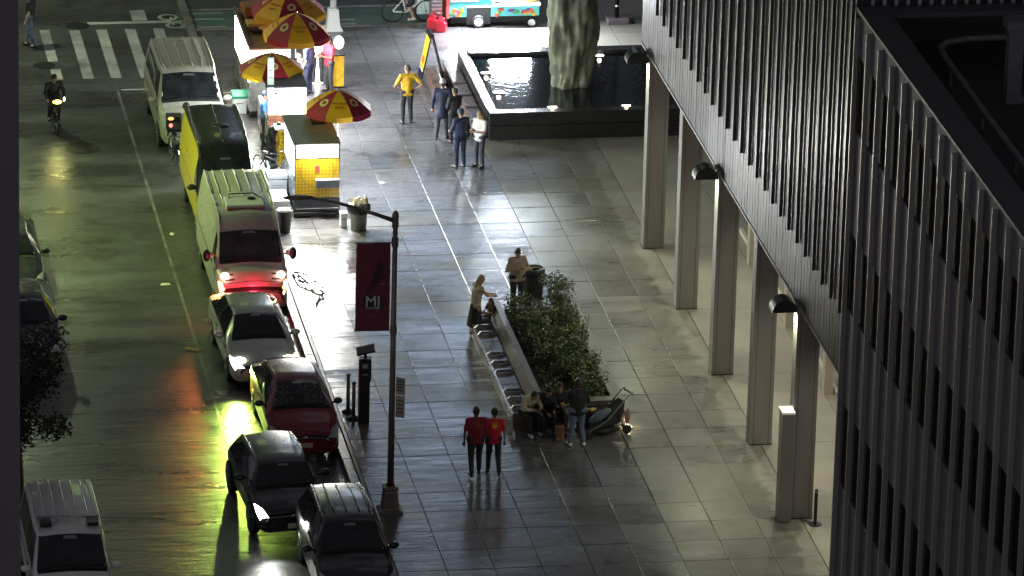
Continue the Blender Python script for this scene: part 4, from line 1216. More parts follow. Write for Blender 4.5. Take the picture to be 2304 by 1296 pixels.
# dark SUV pulling in
t, S = car('suv', 'dark grey suv with one dazzling headlight standing at an angle behind the red car', 'car', (-7.86, -0.1), R(4), sc(suv, 4.15, .9, 1.47, 4.58, .93, 1.66), darkp, (0.85, 3.55), 0.36, .93,
           side_w=((3.3, 3.95, 4.9, 4.9), (4.96, 4.96, 6.9, 6.9)), lights=(lit('headlight_dazzling', (0.95, 1, 0.92), 40), None), tail_u=(7.05, 7.8), rails=True, mirrors=(1.55, 1.15), roof_u=(4.3, 6.8))
S.patch([(0.95, -0.425), (1.2, -0.41), (1.25, -0.45), (1.0, -0.46)], 0.02, 3, 3).build('side_marker', hl_orange, t)
MB().ell((1.07, 1.52, 1.15), (0.07, 0.04, 0.035)).build('mirror_indicator', hl_orange, t)
lamp('SPOT', (-0.62, -0.15, 0.82), 110, (0.95, 1, 0.9), 0.05, (-0.75, -6, -0.3), 75, parent=t)
# dark minivan with roof rails
t, S = car('minivan', 'black minivan with a ribbed roof parked nearest the camera by the kerb', 'car', (-6.95, -4.95), R(0.5), sc(suv, 4.75, .9, 1.78, 4.58, .93, 1.66), blackp, (0.9, 3.8), 0.35, .90,
           side_w=((3.3, 3.95, 4.9, 4.9), (4.96, 4.96, 6.1, 6.1), (6.2, 6.2, 7.2, 7.2)), tail_u=(7.15, 7.8), rails=True, mirrors=(1.6, 1.2), roof_u=(4.3, 7.2))
ribs(t, S, 5, 4.5, 7.0, 0.15, blackp, 0.006)
# white van bottom left
t, S = car('van', 'white van with side windows and a ribbed roof with ladder bars at the bottom left', 'van', (-13.5, -5.25), R(0), sc(vanst, 5.1, .93, 1.95, 5.06, .98, 2.08), whitep, (0.9, 4.0), 0.34, .92,
           ws=(3.12, 3.93), side_w=((3.45, 4.15, 4.7, 4.7), (4.78, 4.8, 5.6, 5.6), (5.68, 5.68, 6.9, 6.9)), roof_u=(5, 7.5), mirrors=(1.35, 1.2), sidet=(0.3, 0.41))
ribs(t, S, 9, 4.9, 7.85, 0.2, whitep, 0.012)
MB().box(-0.72, 0.72, 2.2, 2.28, 2.05, 2.1).build('roof_bar', inox, t)
MB().box(-0.66, -0.4, 1.85, 2.2, 1.99, 2.07).build('roof_clamp', black, t)
MB().box(0.42, 0.68, 1.85, 2.2, 1.99, 2.07).build('roof_clamp', black, t)
# two dark cars at the left kerb
for y, lb in ((16.9, 'dark parked car farther up the left kerb, half hidden by the building edge'), (11.75, 'dark parked car with white reflections nearer the street tree')):
    t, S = car('sedan', lb, 'car', (-13.2, y), R(0), sedan, blackp, (0.85, 3.55), 0.32, .875, side_w=((3.35, 4.05, 5.0, 5.0), (5.06, 5.06, 6.3, 6.75)), tail_u=(6.15, 7), mirrors=(1.5, 0.98), group='dark cars at the left kerb')

# ================================================================== FOOD CARTS
cartw = lit('cart_window_glow', (1, 0.97, 0.85), 16)
cartg = lit('cart_cool_glow', (0.85, 0.98, 1), 12)
carty = lit('cart_yellow_glow', (1, 0.9, 0.45), 7)
quilt = bpy.data.materials.new('quilted_yellow_steel')
quilt.use_nodes = True
_n, _l = quilt.node_tree.nodes, quilt.node_tree.links
_p = _n['Principled BSDF']
_p.inputs['Base Color'].default_value = (0.55, 0.36, 0.02, 1)
_p.inputs['Roughness'].default_value = 0.35
_tc = _n.new('ShaderNodeTexCoord'); _mp = _n.new('ShaderNodeMapping')
_mp.inputs['Rotation'].default_value = (0, R(45), 0)
_ch = _n.new('ShaderNodeTexChecker'); _ch.inputs['Scale'].default_value = 15
_ch.inputs['Color1'].default_value = (0.62, 0.42, 0.02, 1); _ch.inputs['Color2'].default_value = (0.4, 0.26, 0.015, 1)
_l.new(_tc.outputs['Object'], _mp.inputs[0]); _l.new(_mp.outputs[0], _ch.inputs['Vector']); _l.new(_ch.outputs['Color'], _p.inputs['Base Color'])
# near yellow cart
ct = thing('food_cart', 'yellow quilted food cart with a glowing end window nearest the litter bin', 'food cart', (-4.38, 22.95, 0))
MB().box(-0.62, 0.62, 0, 2.3, 0.28, 1.72).build('body', inox, ct, bevel=0.02)
MB().box(-0.6, 0.6, -0.012, 0, 0.56, 1.66).build('quilted_panel', quilt, ct)
MB().box(-0.63, 0.63, -0.03, 0.3, 0.16, 0.54).build('skirt', mat('blue_black_skirt', (0.03, 0.033, 0.045), 0.35), ct, bevel=0.01)
MB().box(-0.58, 0.6, -0.05, -0.03, 0.24, 0.262).build('trim_strip', chrome, ct)
MB().box(-0.64, 0.62, -0.1, 0.25, 0.04, 0.15).build('bumper', black, ct, bevel=0.03)
MB().box(-0.05, 0.6, -0.16, -0.012, 0.86, 1.1).build('fold_shelf', mat('blue_grey_shelf', (0.16, 0.17, 0.22), 0.4), ct, bevel=0.01)
b = MB()
b.add([(0.47 * math.cos(2 * PI * k / 40), -0.016, 1.32 + 0.47 * math.sin(2 * PI * k / 40)) for k in range(40)] + [(0.455 * math.cos(2 * PI * k / 40), -0.016, 1.32 + 0.455 * math.sin(2 * PI * k / 40)) for k in range(40)],
      [(k, (k + 1) % 40, 40 + (k + 1) % 40, 40 + k) for k in range(40) if 1.32 + 0.47 * math.sin(2 * PI * k / 40) < 1.6])
b.build('logo_ring', mat('brown_logo_line', (0.25, 0.12, 0.01), 0.5), ct)
MB().box(-0.06, 0.05, -0.018, -0.013, 1.3, 1.48).build('logo_figure', mat('pink_red_print', (0.5, 0.06, 0.05), 0.5), ct)
MB().box(-0.57, 0.57, 0.0, 0.02, 1.7, 2.06).build('end_window', cartw, ct)
MB().box(-0.62, -0.6, 0.1, 2.2, 1.15, 2.02).build('side_window', cartg, ct)
MB().box(0.6, 0.62, 0.1, 2.2, 1.15, 2.02).build('side_window', cartg, ct)
for x in (-0.61, 0.6):
    for y in (0, 2.28):
        MB().box(x - 0.02, x + 0.02, y, y + 0.04, 1.7, 2.1).build('post', inox, ct)
rf = MB().add([(-0.66, 0.02, 2.1), (0.64, 0.02, 2.1), (0.62, 2.45, 2.16), (-0.7, 2.45, 2.16), (-0.66, 0.02, 2.06), (0.64, 0.02, 2.06), (0.62, 2.45, 2.1), (-0.7, 2.45, 2.1)],
              [(0, 1, 2, 3), (7, 6, 5, 4), (0, 4, 5, 1), (1, 5, 6, 2), (2, 6, 7, 3), (3, 7, 4, 0)]).build('roof', mat('dull_steel_roof', (0.2, 0.19, 0.185), 0.45, 0.5, noise=0.2), ct)
MB().box(0.02, 0.4, 1.55, 1.95, 2.14, 2.2).build('roof_hatch', MATS['dark_coated_metal'], ct)
for x, y in ((-0.5, 0.4), (0.5, 0.4), (-0.5, 1.9), (0.5, 1.9)):
    wheel(ct, x, y, 0.17, 0.12, 1 if x > 0 else -1)
lamp('AREA', (0, -0.08, 1.9), 520, (1, 0.98, 0.9), 1.0, (0, -3, 1.0), sizey=0.3, parent=ct)
lamp('AREA', (-0.72, 1.2, 1.9), 260, (0.85, 0.97, 1), 1.6, (-2.4, 1.2, 0.0), sizey=0.3, parent=ct)
lamp('AREA', (0.72, 1.4, 1.95), 420, (0.9, 0.96, 1), 1.6, (2.6, 1.2, 0.0), sizey=0.3, parent=ct)
# middle bright cart
ct = thing('food_cart', 'glaring white lit food cart with a dark sloping roof, middle of the three carts', 'food cart', (-4.6, 28.0, 0))
MB().box(-0.54, 0.54, 0, 2.4, 0.3, 1.1).build('body', inox, ct, bevel=0.02)
MB().box(-0.53, 0.53, -0.02, 0, 0.95, 1.3).build('sign_band', mat('red_white_sign', (0.5, 0.2, 0.16), 0.5, noise=0.5, nscale=7), ct)
MB().box(-0.53, 0.53, -0.03, -0.005, 1.32, 2.08).build('lit_panel', cartg, ct, bevel=0.006)
MB().box(-0.53, 0.53, -0.036, -0.03, 1.32, 1.55).build('lit_band', carty, ct)
for x in (-0.32, 0.12):
    b = MB().ell((x, -0.04, 1.95), (0.07, 0.01, 0.035), 12, 6)
    b.build('teal_mark', mat('teal_print', (0.0, 0.35, 0.35), 0.5), ct)
MB().tube([(0.02 + 0.42 * k / 8, -0.045, 1.56 - 0.09 * math.sin(PI * k / 8) - 0.01 * k * 0) for k in range(9)], 0.008, 4).build('curved_line', black, ct)
MB().add([(-0.6, 0.0, 2.14), (0.58, 0.0, 2.14), (0.56, 2.4, 2.2), (-0.62, 2.4, 2.2), (-0.6, 0.0, 2.1), (0.58, 0.0, 2.1), (0.56, 2.4, 2.14), (-0.62, 2.4, 2.14)],
         [(0, 1, 2, 3), (7, 6, 5, 4), (0, 4, 5, 1), (1, 5, 6, 2), (2, 6, 7, 3), (3, 7, 4, 0)]).build('roof', mat('navy_cart_roof', (0.012, 0.012, 0.02), 0.4), ct)
for x, y in ((-0.45, 0.4), (0.45, 0.4), (-0.45, 2.0), (0.45, 2.0)):
    wheel(ct, x, y, 0.17, 0.12, 1 if x > 0 else -1)
lamp('AREA', (0, -0.1, 1.7), 130, (0.9, 0.97, 1), 1.0, (0, -3, 1.0), sizey=0.5, parent=ct)
lamp('AREA', (-0.66, 1.2, 1.95), 160, (0.9, 1, 0.98), 1.8, (-2.4, 1.2, 0.0), sizey=0.3, parent=ct)
lamp('AREA', (0.66, 1.2, 1.95), 380, (0.9, 0.96, 1), 1.8, (2.4, 1.2, 0.0), sizey=0.3, parent=ct)
# far cart with brown roof
ct = thing('food_cart', 'far food cart with a cluttered brown roof above a band of yellow white light', 'food cart', (-4.66, 31.4, 0))
MB().box(-0.6, 0.55, 0, 3.6, 0.3, 1.3).build('body', inox, ct, bevel=0.02)
MB().box(-0.58, 0.56, -0.03, 0.0, 1.3, 2.14).build('lit_front', lit('cart_pale_yellow_glow', (1, 0.98, 0.72), 14), ct)
MB().box(-0.64, -0.6, -0.03, 3.4, 1.2, 2.14).build('lit_side', lit('cart_pale_yellow_glow', (1, 0.98, 0.72), 14), ct)
br = mat('orange_brown_tarp', (0.25, 0.09, 0.02), 0.5, noise=0.4, bump=0.3, bscale=6)
MB().add([(-0.62, -0.02, 2.2), (0.62, -0.02, 2.2), (0.58, 3.6, 2.3), (-0.6, 3.6, 2.3), (-0.62, -0.02, 2.14), (0.62, -0.02, 2.14), (0.58, 3.6, 2.2), (-0.6, 3.6, 2.2)],
         [(0, 1, 2, 3), (7, 6, 5, 4), (0, 4, 5, 1), (1, 5, 6, 2), (2, 6, 7, 3), (3, 7, 4, 0)]).build('roof', mat('tan_cart_roof', (0.2, 0.12, 0.05), 0.45, noise=0.25), ct)
MB().tube([(-0.62, 0.1, 2.27), (-0.64, 3.5, 2.36)], 0.05, 6).build('awning_roll', mat('grey_brown_roll', (0.08, 0.06, 0.05), 0.6), ct)
MB().cbox((-0.05, 2.9, 2.5), (0.9, 0.7, 0.3), 0.1).build('roof_box', br, ct, bevel=0.05)
MB().cbox((-0.2, 1.9, 2.36), (0.55, 0.5, 0.12), 0.05).build('tan_case', mat('tan_case', (0.5, 0.35, 0.12), 0.5), ct, bevel=0.02)
MB().cbox((-0.22, 1.4, 2.33), (0.5, 0.3, 0.06)).build('dark_case', black, ct)
MB().cbox((0.2, 1.2, 2.34), (0.5, 0.8, 0.1), 0.4).build('crumpled_sheet', mat('orange_sheet', (0.6, 0.3, 0.12), 0.5, bump=0.8, bscale=9), ct, bevel=0.03)
for x, y in ((-0.45, 0.4), (0.45, 0.4), (-0.45, 3.0), (0.45, 3.0)):
    wheel(ct, x, y, 0.17, 0.12, 1 if x > 0 else -1)
lamp('AREA', (0, -0.1, 1.8), 130, (1, 0.95, 0.7), 1.0, (0, -3, 1.0), sizey=0.5, parent=ct)
lamp('AREA', (0.7, 1.6, 1.95), 750, (0.95, 0.97, 1), 2.4, (2.6, 1.6, 0.0), sizey=0.3, parent=ct)
lamp('AREA', (-0.75, 1.6, 1.95), 60, (1, 0.97, 0.75), 2.4, (-2.6, 1.6, 0.0), sizey=0.3, parent=ct)
# parasols
yc = mat('yellow_parasol_cloth', (0.7, 0.36, 0.01), 0.6, noise=0.06)
rc = mat('crimson_parasol_cloth', (0.3, 0.008, 0.03), 0.6, noise=0.06)
def parasol(x, y, z, r, drop, label, phase=0.0, tilt=0.0, base_z=0.0):
    t = thing('parasol', label, 'parasol', (x, y, base_z), 0, 'yellow and crimson parasols over the carts')
    h = z - base_z
    for k in range(8):
        a0, a1 = phase + k * PI / 4, phase + (k + 1) * PI / 4
        def f(u, v, a0=a0, a1=a1):
            a = a0 + (a1 - a0) * v
            rr = r * u
            sag = 1 - 0.07 * math.sin(PI * v) * u
            return (rr * sag * math.cos(a), rr * sag * math.sin(a), h - drop * (0.35 * u + 0.65 * u * u) - 0.02 * math.sin(PI * v) * u)
        g_ = MB().grid(f, 7, 5)
        def val(u, v, f=f, a0=a0, a1=a1):
            q = Vector(f(1, v))
            return (q.x * (1 + 0.01 * u), q.y * (1 + 0.01 * u), q.z - u * (0.13 + 0.03 * math.sin(PI * v)))
        g_.grid(val, 1, 5)
        mt = (yc, rc)[k % 2]
        o = g_.build('canopy_panel', mt, t, smooth=True)
        am = (a0 + a1) / 2
        if k % 2:
            b = MB()
            for rr0, rr1, mi in ((0.0, 0.04, 1), (0.06, 0.13, 0)):
                n = 16
                b.m = mi
                def on(rad, an):
                    # point on the gore near u=0.62
                    px, py = rad * math.cos(an), rad * math.sin(an)
                    u = 0.62 + py / r
                    v = 0.5 + px / (r * 0.62 * PI / 4)
                    q = Vector(f(u, v))
                    return (q.x * 1.0, q.y * 1.0, q.z + 0.012)
                vs = [on(rr0, 2 * PI * i / n) for i in range(n)] + [on(rr1, 2 * PI * i / n) for i in range(n)]
                b.add(vs, [(i, (i + 1) % n, n + (i + 1) % n, n + i) for i in range(n)])
            b.build('round_emblem', [mat('cream_print', (0.65, 0.5, 0.25), 0.6), mat('red_print', (0.4, 0.02, 0.02), 0.6)], o)
        else:
            pm_a = mat('dark_red_print', (0.35, 0.05, 0.01), 0.6)
            for j, (body, uu, sz) in enumerate((('THE HALAL', 0.6, 0.085), ('GUYS', 0.73, 0.1))):
                q = Vector(f(uu, 0.5))
                q2 = Vector(f(uu + 0.1, 0.5))
                sl = math.atan2(q.z - q2.z, (q2 - q).xy.length)
                tx_ = text(body, 'lettering', pm_a, o, q + Vector((0, 0, 0.022)), (0, 0, 0), sz, 0.001)
                d3 = (q2 - q).normalized()
                xax = Vector((-math.sin(am), math.cos(am), 0))
                yax = -d3
                zax = xax.cross(yax)
                tx_.rotation_euler = Matrix((xax, yax, zax)).transposed().to_euler()
        MB().tube([(0, 0, h - 0.02), (r * math.cos(a0) * 0.98, r * math.sin(a0) * 0.98, h - drop - 0.01)], 0.008, 4).build('rib', inox, t)
    MB().tube([(0, 0, 0), (0, 0, h)], 0.018, 8).build('pole', inox, t)
    MB().lathe([(0.0, h + 0.07), (0.02, h + 0.05), (0.03, h - 0.01)], seg=8).build('finial', inox, t)
    return t
parasol(-3.55, 24.95, 2.98, 0.96, 0.5, 'open yellow and crimson parasol at the right side of the near yellow cart', -0.5)
parasol(-4.85, 29.6, 2.62, 0.95, 0.45, 'shaded yellow and crimson parasol over the middle cart behind the white post', 0.39, base_z=2.14)
parasol(-3.95, 31.2, 3.3, 0.98, 0.62, 'parasol with round emblems in front of the farthest parasol', -0.36)
parasol(-3.9, 33.4, 3.25, 1.12, 0.55, 'farthest parasol, cut by the top edge of the picture', 0.39)
# white post with narrow sign
wp = thing('sign_post', 'green post with a tall narrow white glowing sign in front of the shaded parasol', 'sign post', (-5.12, 28.2, 0))
MB().tube([(0, 0, 0), (0, 0, 3.05)], 0.03, 8).build('post', mat('green_post', (0.03, 0.09, 0.07), 0.5), wp)
MB().box(-0.02, 0.16, -0.05, -0.02, 1.75, 2.95).build('sign_board', mat('white_sign_board', (0.75, 0.82, 0.78), 0.5, noise=0.08), wp)
for k in range(5):
    MB().box(0.01, 0.13, -0.056, -0.05, 1.9 + k * 0.22, 1.93 + k * 0.22).build('print_line', mat('grey_green_print', (0.3, 0.4, 0.38), 0.6), wp)
lamp('SPOT', (0.1, -0.9, 3.0), 45, (0.85, 1, 0.95), 0.05, (0.07, 0, 2.2), 80, parent=wp)
# coolers, crates, boxes around the carts
def box_thing(name, label, cat, loc, size, m_, lid=None, rot=0, group=None, extra=None):
    t = thing(name, label, cat, loc, rot, group)
    MB().box(-size[0] / 2, size[0] / 2, -size[1] / 2, size[1] / 2, 0, size[2] * 0.82).build('tub', m_, t, bevel=0.02)
    MB().box(-size[0] / 2 - 0.012, size[0] / 2 + 0.012, -size[1] / 2 - 0.012, size[1] / 2 + 0.012, size[2] * 0.83, size[2]).build('lid', lid or m_, t, bevel=0.02)
    MB().tube([(-size[0] * 0.25, -size[1] / 2 - 0.02, size[2] * 0.6), (-size[0] * 0.25, -size[1] / 2 - 0.05, size[2] * 0.62), (size[0] * 0.25, -size[1] / 2 - 0.05, size[2] * 0.62), (size[0] * 0.25, -size[1] / 2 - 0.02, size[2] * 0.6)], 0.01, 5).build('handle', black, t)
    return t
wpl = mat('white_plastic', (0.75, 0.78, 0.78), 0.4)
ypl = mat('yellow_plastic', (0.7, 0.45, 0.01), 0.4)
box_thing('cooler_box', 'white cooler box with a green back standing by the white van', 'cooler', (-5.45, 32.4, 0), (0.4, 0.6, 0.55), wpl, mat('green_lid', (0.02, 0.3, 0.2), 0.4))
box_thing('cooler_box', 'low white cooler box beside the bicycle behind the middle cart', 'cooler', (-5.55, 26.3, 0), (0.5, 0.8, 0.4), wpl)
box_thing('cooler_box', 'large bright white cooler box at the kerb behind the black bin', 'cooler', (-5.45, 23.4, 0), (0.6, 0.95, 0.5), wpl)
box_thing('cooler_box', 'small upright white box against the overflowing litter bin', 'box', (-3.76, 22.05, 0), (0.18, 0.2, 0.42), wpl)
box_thing('cooler_box', 'grey metal bin beside the yellow cart with a pale panel', 'bin', (-5.3, 24.6, 0), (0.55, 0.5, 0.75), mat('grey_bin_side', (0.3, 0.3, 0.32), 0.5), mat('grey_bin_side', (0.3, 0.3, 0.32), 0.5))
t = thing('waste_bin', 'small black bin on the sidewalk beside the white high roof van', 'bin', (-5.42, 21.75, 0))
MB().lathe([(0.16, 0), (0.21, 0.62), (0.23, 0.64), (0.2, 0.64), (0.15, 0.05), (0, 0.05)], seg=18).build('bin_body', black, t, smooth=True)
MB().box(-0.12, 0.14, -0.1, 0.1, 0.55, 0.66).build('rubbish', lit_m[0], t)
for k in range(5):
    t = thing('crate', ['bottom', 'second', 'middle', 'fourth', 'topmost'][k] + ' yellow plastic crate of the stack between the carts', 'crate', (-4.72 + 0.01 * (k % 2), 27.2, k * 0.235), R(3 * (k % 2)), 'stacked yellow crates')
    MB().box(-0.22, 0.22, -0.17, 0.17, 0, 0.2).build('crate_body', ypl, t, bevel=0.012)
    MB().box(-0.24, 0.24, -0.19, 0.19, 0.2, 0.228).build('rim', ypl, t, bevel=0.006)
    for x in (-0.12, 0, 0.12):
        MB().box(x - 0.04, x + 0.04, -0.176, -0.171, 0.06, 0.15).build('slot', mat('dark_yellow_slot', (0.3, 0.18, 0.01), 0.5), t)
t = thing('tray', 'white serving tray lying on top of the yellow crates', 'tray', (-4.7, 27.2, 1.18))
MB().box(-0.36, 0.36, -0.25, 0.25, 0, 0.05).build('tray_body', wpl, t, bevel=0.015)
t = thing('carton_stack', 'brown and dark red cartons stacked right of the yellow crates', 'cartons', (-4.35, 26.7, 0))
for k, m_ in enumerate((rubber, mat('maroon_carton', (0.12, 0.02, 0.04), 0.6), mat('brown_carton', (0.3, 0.16, 0.07), 0.7), mat('brown_carton', (0.3, 0.16, 0.07), 0.7))):
    MB().cbox((0, 0, 0.13 + k * 0.26), (0.3, 0.34, 0.25), 0.05 * k).build('carton', m_, t, bevel=0.008)
# delivery bicycles
def bicycle(loc, rot, label, frame_m, group=None, basket=False, fat=0.02):
    t = thing('bicycle', label, 'bicycle', loc, rot, group)
    for y in (-0.52, 0.52):
        w_ = thing('wheel', '', '', (0, y, 0.33)); del w_['label'], w_['category']; w_.parent = t
        b = MB()
        n = 22
        b.tube([(0, 0.33 * math.cos(2 * PI * k / n), 0.33 * math.sin(2 * PI * k / n)) for k in range(n + 1)], fat, 6, cap=False)
        b.build('tyre', tyrem, w_, smooth=True)
        b = MB()
        for k in range(10):
            a = k * PI / 5
            b.tube([(0, 0, 0), (0, 0.31 * math.cos(a), 0.31 * math.sin(a))], 0.004, 3)
        b.ell((0, 0, 0), (0.04, 0.03, 0.03), 8, 5)
        b.build('spokes', chrome, w_)
    b = MB()
    for a, c_ in (((0, 0.52, 0.33), (0, 0.1, 0.3)), ((0, 0.1, 0.3), (0, 0.22, 0.78)), ((0, 0.22, 0.72), (0, -0.36, 0.74)), ((0, 0.1, 0.3), (0, -0.38, 0.66)), ((0, 0.2, 0.7), (0, 0.52, 0.33)), ((0, -0.35, 0.86), (0, -0.52, 0.33))):
        b.tube([a, c_], 0.024, 6)
    b.build('frame', frame_m, t, smooth=True)
    MB().tube([(-0.27, -0.3, 0.98), (-0.1, -0.38, 0.98), (0, -0.36, 0.92), (0.1, -0.38, 0.98), (0.27, -0.3, 0.98)], 0.016, 6).build('handlebar', black, t, smooth=True)
    MB().ell((0, 0.22, 0.84), (0.08, 0.13, 0.035)).build('saddle', black, t, smooth=True)
    b = MB().tube([(-0.12, 0.1, 0.18), (0.12, 0.1, 0.42)], 0.012, 5)
    b.build('pedals', black, t)
    if basket:
        MB().box(-0.2, 0.2, 0.4, 0.85, 0.72, 1.1).build('cargo_box', black, t, bevel=0.02)
    return t
blkf = mat('black_bike_frame', (0.02, 0.02, 0.022), 0.35)
bicycle((-5.35, 25.9, 0), R(25), 'dark bicycle leaning among the coolers with small green lights', blkf)
t = thing('handcart', 'clutter of folded dark chairs and bags between the van and the carts', 'folding chairs', (-5.1, 25.2, 0))
for k in range(3):
    MB().tube([(-0.2, 0.15 * k, 0), (0.1, 0.15 * k, 0.8), (0.3, 0.15 * k, 0.8), (0.3, 0.15 * k, 0)], 0.018, 5).build('chair_frame', inox, t)
MB().ell((0, 0.3, 0.3), (0.25, 0.3, 0.28)).build('bag', MATS['black_bin_bag'], t, smooth=True)
MB().ell((0.28, -0.1, 0.35), (0.05, 0.05, 0.03)).build('green_light', lit('green_led', (0.3, 1, 0.1), 4), t)
MB().ell((0.1, -0.12, 0.33), (0.05, 0.04, 0.03)).build('green_light', lit('green_led', (0.3, 1, 0.1), 4), t)
MB().box(-0.28, -0.05, -0.15, 0.0, 0.25, 0.33).build('orange_box', mat('orange_box', (0.5, 0.12, 0.03), 0.5), t)
MB().box(0.0, 0.2, -0.3, -0.2, 0.02, 0.22).build('red_can', red_p, t)
# lit menu board by the far cart
mb_ = thing('menu_board', 'glowing yellow menu board and white rack behind the man in red', 'menu board', (-2.35, 34.3, 0))
MB().box(-0.22, 0.22, 0, 0.06, 0.05, 0.98).build('board', mat('yellow_menu_panel', (0.7, 0.42, 0.02), 0.5, noise=0.25, nscale=9), mb_)
MB().box(-0.24, 0.24, -0.01, 0.07, 0.98, 1.02).build('frame', black, mb_)
MB().box(-0.24, 0.24, -0.01, 0.07, 0.0, 0.05).build('frame', black, mb_)
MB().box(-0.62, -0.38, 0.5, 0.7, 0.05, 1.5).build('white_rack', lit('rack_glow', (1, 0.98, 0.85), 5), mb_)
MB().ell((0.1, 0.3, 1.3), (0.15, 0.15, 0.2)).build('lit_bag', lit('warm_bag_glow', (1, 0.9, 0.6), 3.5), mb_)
lamp('POINT', (-0.3, 0.8, 1.7), 70, (1, 0.96, 0.88), 0.1, parent=mb_)
# folding A sign
fs = thing('folding_sign', 'yellow folding sidewalk sign in a black frame opened like a letter A', 'folding sign', (0.32, 35.4, 0), R(0))
TOPZ = 1.35
def slant(x0, x1, xo, nm, mt, y0, y1, z0, z1, o=0.0):
    # leg panel leaning from bottom x0 to top x1
    def X(z): return x0 + (x1 - x0) * z / TOPZ + o
    MB().add([(X(z0), y0, z0), (X(z1), y0, z1), (X(z1), y1, z1), (X(z0), y1, z0), (X(z0) + xo, y0, z0), (X(z1) + xo, y0, z1), (X(z1) + xo, y1, z1), (X(z0) + xo, y1, z0)],
             [(0, 1, 2, 3), (7, 6, 5, 4), (0, 4, 5, 1), (1, 5, 6, 2), (2, 6, 7, 3), (3, 7, 4, 0)]).build(nm, mt, fs)
slant(-0.05, 0.22, 0.035, 'frame_leaf', black, -0.45, 0.25, 0.0, TOPZ)
slant(-0.05, 0.22, 0.01, 'poster', mat('yellow_poster', (0.85, 0.5, 0.03), 0.5, noise=0.2, nscale=8), -0.42, 0.18, 0.28, 1.2, -0.014)
slant(-0.05, 0.22, 0.01, 'poster_picture', mat('red_food_print', (0.6, 0.12, 0.03), 0.5, noise=0.5, nscale=20), -0.3, 0.0, 0.42, 0.62, -0.02)
slant(-0.05, 0.22, 0.01, 'poster_strip', wpl, -0.42, 0.18, 0.2, 0.25, -0.014)
slant(0.6, 0.26, 0.03, 'frame_leaf', black, -0.45, 0.25, 0.0, TOPZ)
MB().tube([(0.2, -0.46, TOPZ), (0.3, -0.46, TOPZ)], 0.03, 6).build('hinge', chrome, fs)

# ================================================================== FOOD TRUCK
ft_ = thing('food_trailer', 'turquoise food trailer with a blazing serving window and fruit pictures along its side', 'food trailer', (1.74, 39.9, 0))
tq = mat('turquoise_trailer_side', (0.08, 0.42, 0.42), 0.35, noise=0.05)
L_ = 2.85
MB().box(0.1, L_, 0.02, 2.2, 0.34, 2.4).build('body', mat('trailer_shell', (0.3, 0.4, 0.4), 0.4), ft_)
MB().box(0.1, 1.38, -0.01, 0.02, 0.34, 2.4).build('side_panel', tq, ft_)
MB().box(1.38, L_, -0.01, 0.02, 0.34, 0.72).build('side_panel', tq, ft_)
MB().box(0.0, 0.1, -0.012, 2.1, 0.3, 2.4).build('corner_panel', mat('pink_red_corner', (0.6, 0.1, 0.1), 0.4), ft_)
MB().box(0.12, 0.98, -0.02, -0.012, 0.82, 1.8).build('menu_panel', wpl, ft_)
pc = [mat('print_%d' % i, c, 0.5) for i, c in enumerate(((0.5, 0.35, 0.02), (0.35, 0.05, 0.04), (0.05, 0.25, 0.06), (0.1, 0.07, 0.25), (0.5, 0.12, 0.02)))]
for k in range(4):
    for j in range(4):
        MB().box(0.17 + k * 0.2, 0.25 + k * 0.2, -0.026, -0.02, 0.88 + j * 0.22, 0.97 + j * 0.22).build('menu_picture', pc[(k + 2 * j) % 5], ft_)
        MB().box(0.265 + k * 0.2, 0.31 + k * 0.2, -0.026, -0.02, 0.9 + j * 0.22, 0.92 + j * 0.22).build('menu_text', mat('grey_print', (0.3, 0.3, 0.3), 0.5), ft_)
for k in range(26):
    x = random.choice((random.uniform(0.15, 0.5), random.uniform(1.5, 2.8)))
    z = random.uniform(0.38, 0.6)
    MB().ell((x, -0.014, z), (random.uniform(0.05, 0.13), 0.012, random.uniform(0.04, 0.09)), 10, 6).build('fruit_picture', pc[k % 5], ft_, smooth=True)
MB().box(1.4, L_, -0.25, 0.02, 0.72, 0.78).build('serving_shelf', mat('cream_shelf', (0.8, 0.75, 0.6), 0.4), ft_)
MB().box(1.42, 2.4, -0.02, 0.01, 0.8, 2.1).build('serving_window', lit('serving_window_glow', (1, 0.98, 0.96), 18), ft_)
MB().box(2.42, 2.72, -0.12, -0.02, 0.82, 1.12).build('orange_box', mat('orange_cooler', (0.8, 0.22, 0.05), 0.5), ft_)
MB().box(1.45, 1.62, -0.2, -0.1, 0.785, 0.86).build('card_reader', darkm, ft_)
MB().box(2.35, L_, -0.03, -0.01, 1.15, 2.1).build('shelf_goods', mat('goods_mix', (0.5, 0.4, 0.4), 0.5, noise=0.6, nscale=9), ft_)
MB().box(0.62, 1.36, -0.03, 0.03, 0.1, 0.64).build('wheel_arch', archm, ft_)
MB().box(0.6, 1.38, -0.04, 0.0, 0.64, 0.69).build('fender', wpl, ft_)
MB().box(0.15, L_, 0.05, 2.1, 0.14, 0.34).build('chassis', archm, ft_)
for x in (0.98,):
    w_ = thing('wheel', '', '', (x, -0.02, 0.2)); del w_['label'], w_['category']; w_.parent = ft_
    b = MB().lathe([(0.12, -0.09), (0.2, -0.09), (0.2, 0.09), (0.12, 0.09)], seg=22)
    b.v = [(a, z, c_) for a, c_, z in b.v]
    b.build('tyre', tyrem, w_, smooth=True)
    b = MB().lathe([(0, -0.1), (0.04, -0.11), (0.06, -0.09), (0.13, -0.095)], seg=22)
    b.v = [(a, z, c_) for a, c_, z in b.v]
    b.build('rim', mat('white_rim', (0.75, 0.75, 0.75), 0.3), w_)
b = MB().lathe([(0, -0.04), (0.11, -0.04), (0.11, 0.04)], (2.62, 0, 0), 16)
b.v = [(a, z, c_ + 0.12) for a, c_, z in b.v]
b.build('jockey_wheel', inox, ft_)
lamp('AREA', (1.95, -0.32, 2.3), 850, (0.78, 0.88, 1), 1.1, (1.6, -6, 0.0), sizey=0.7, parent=ft_)
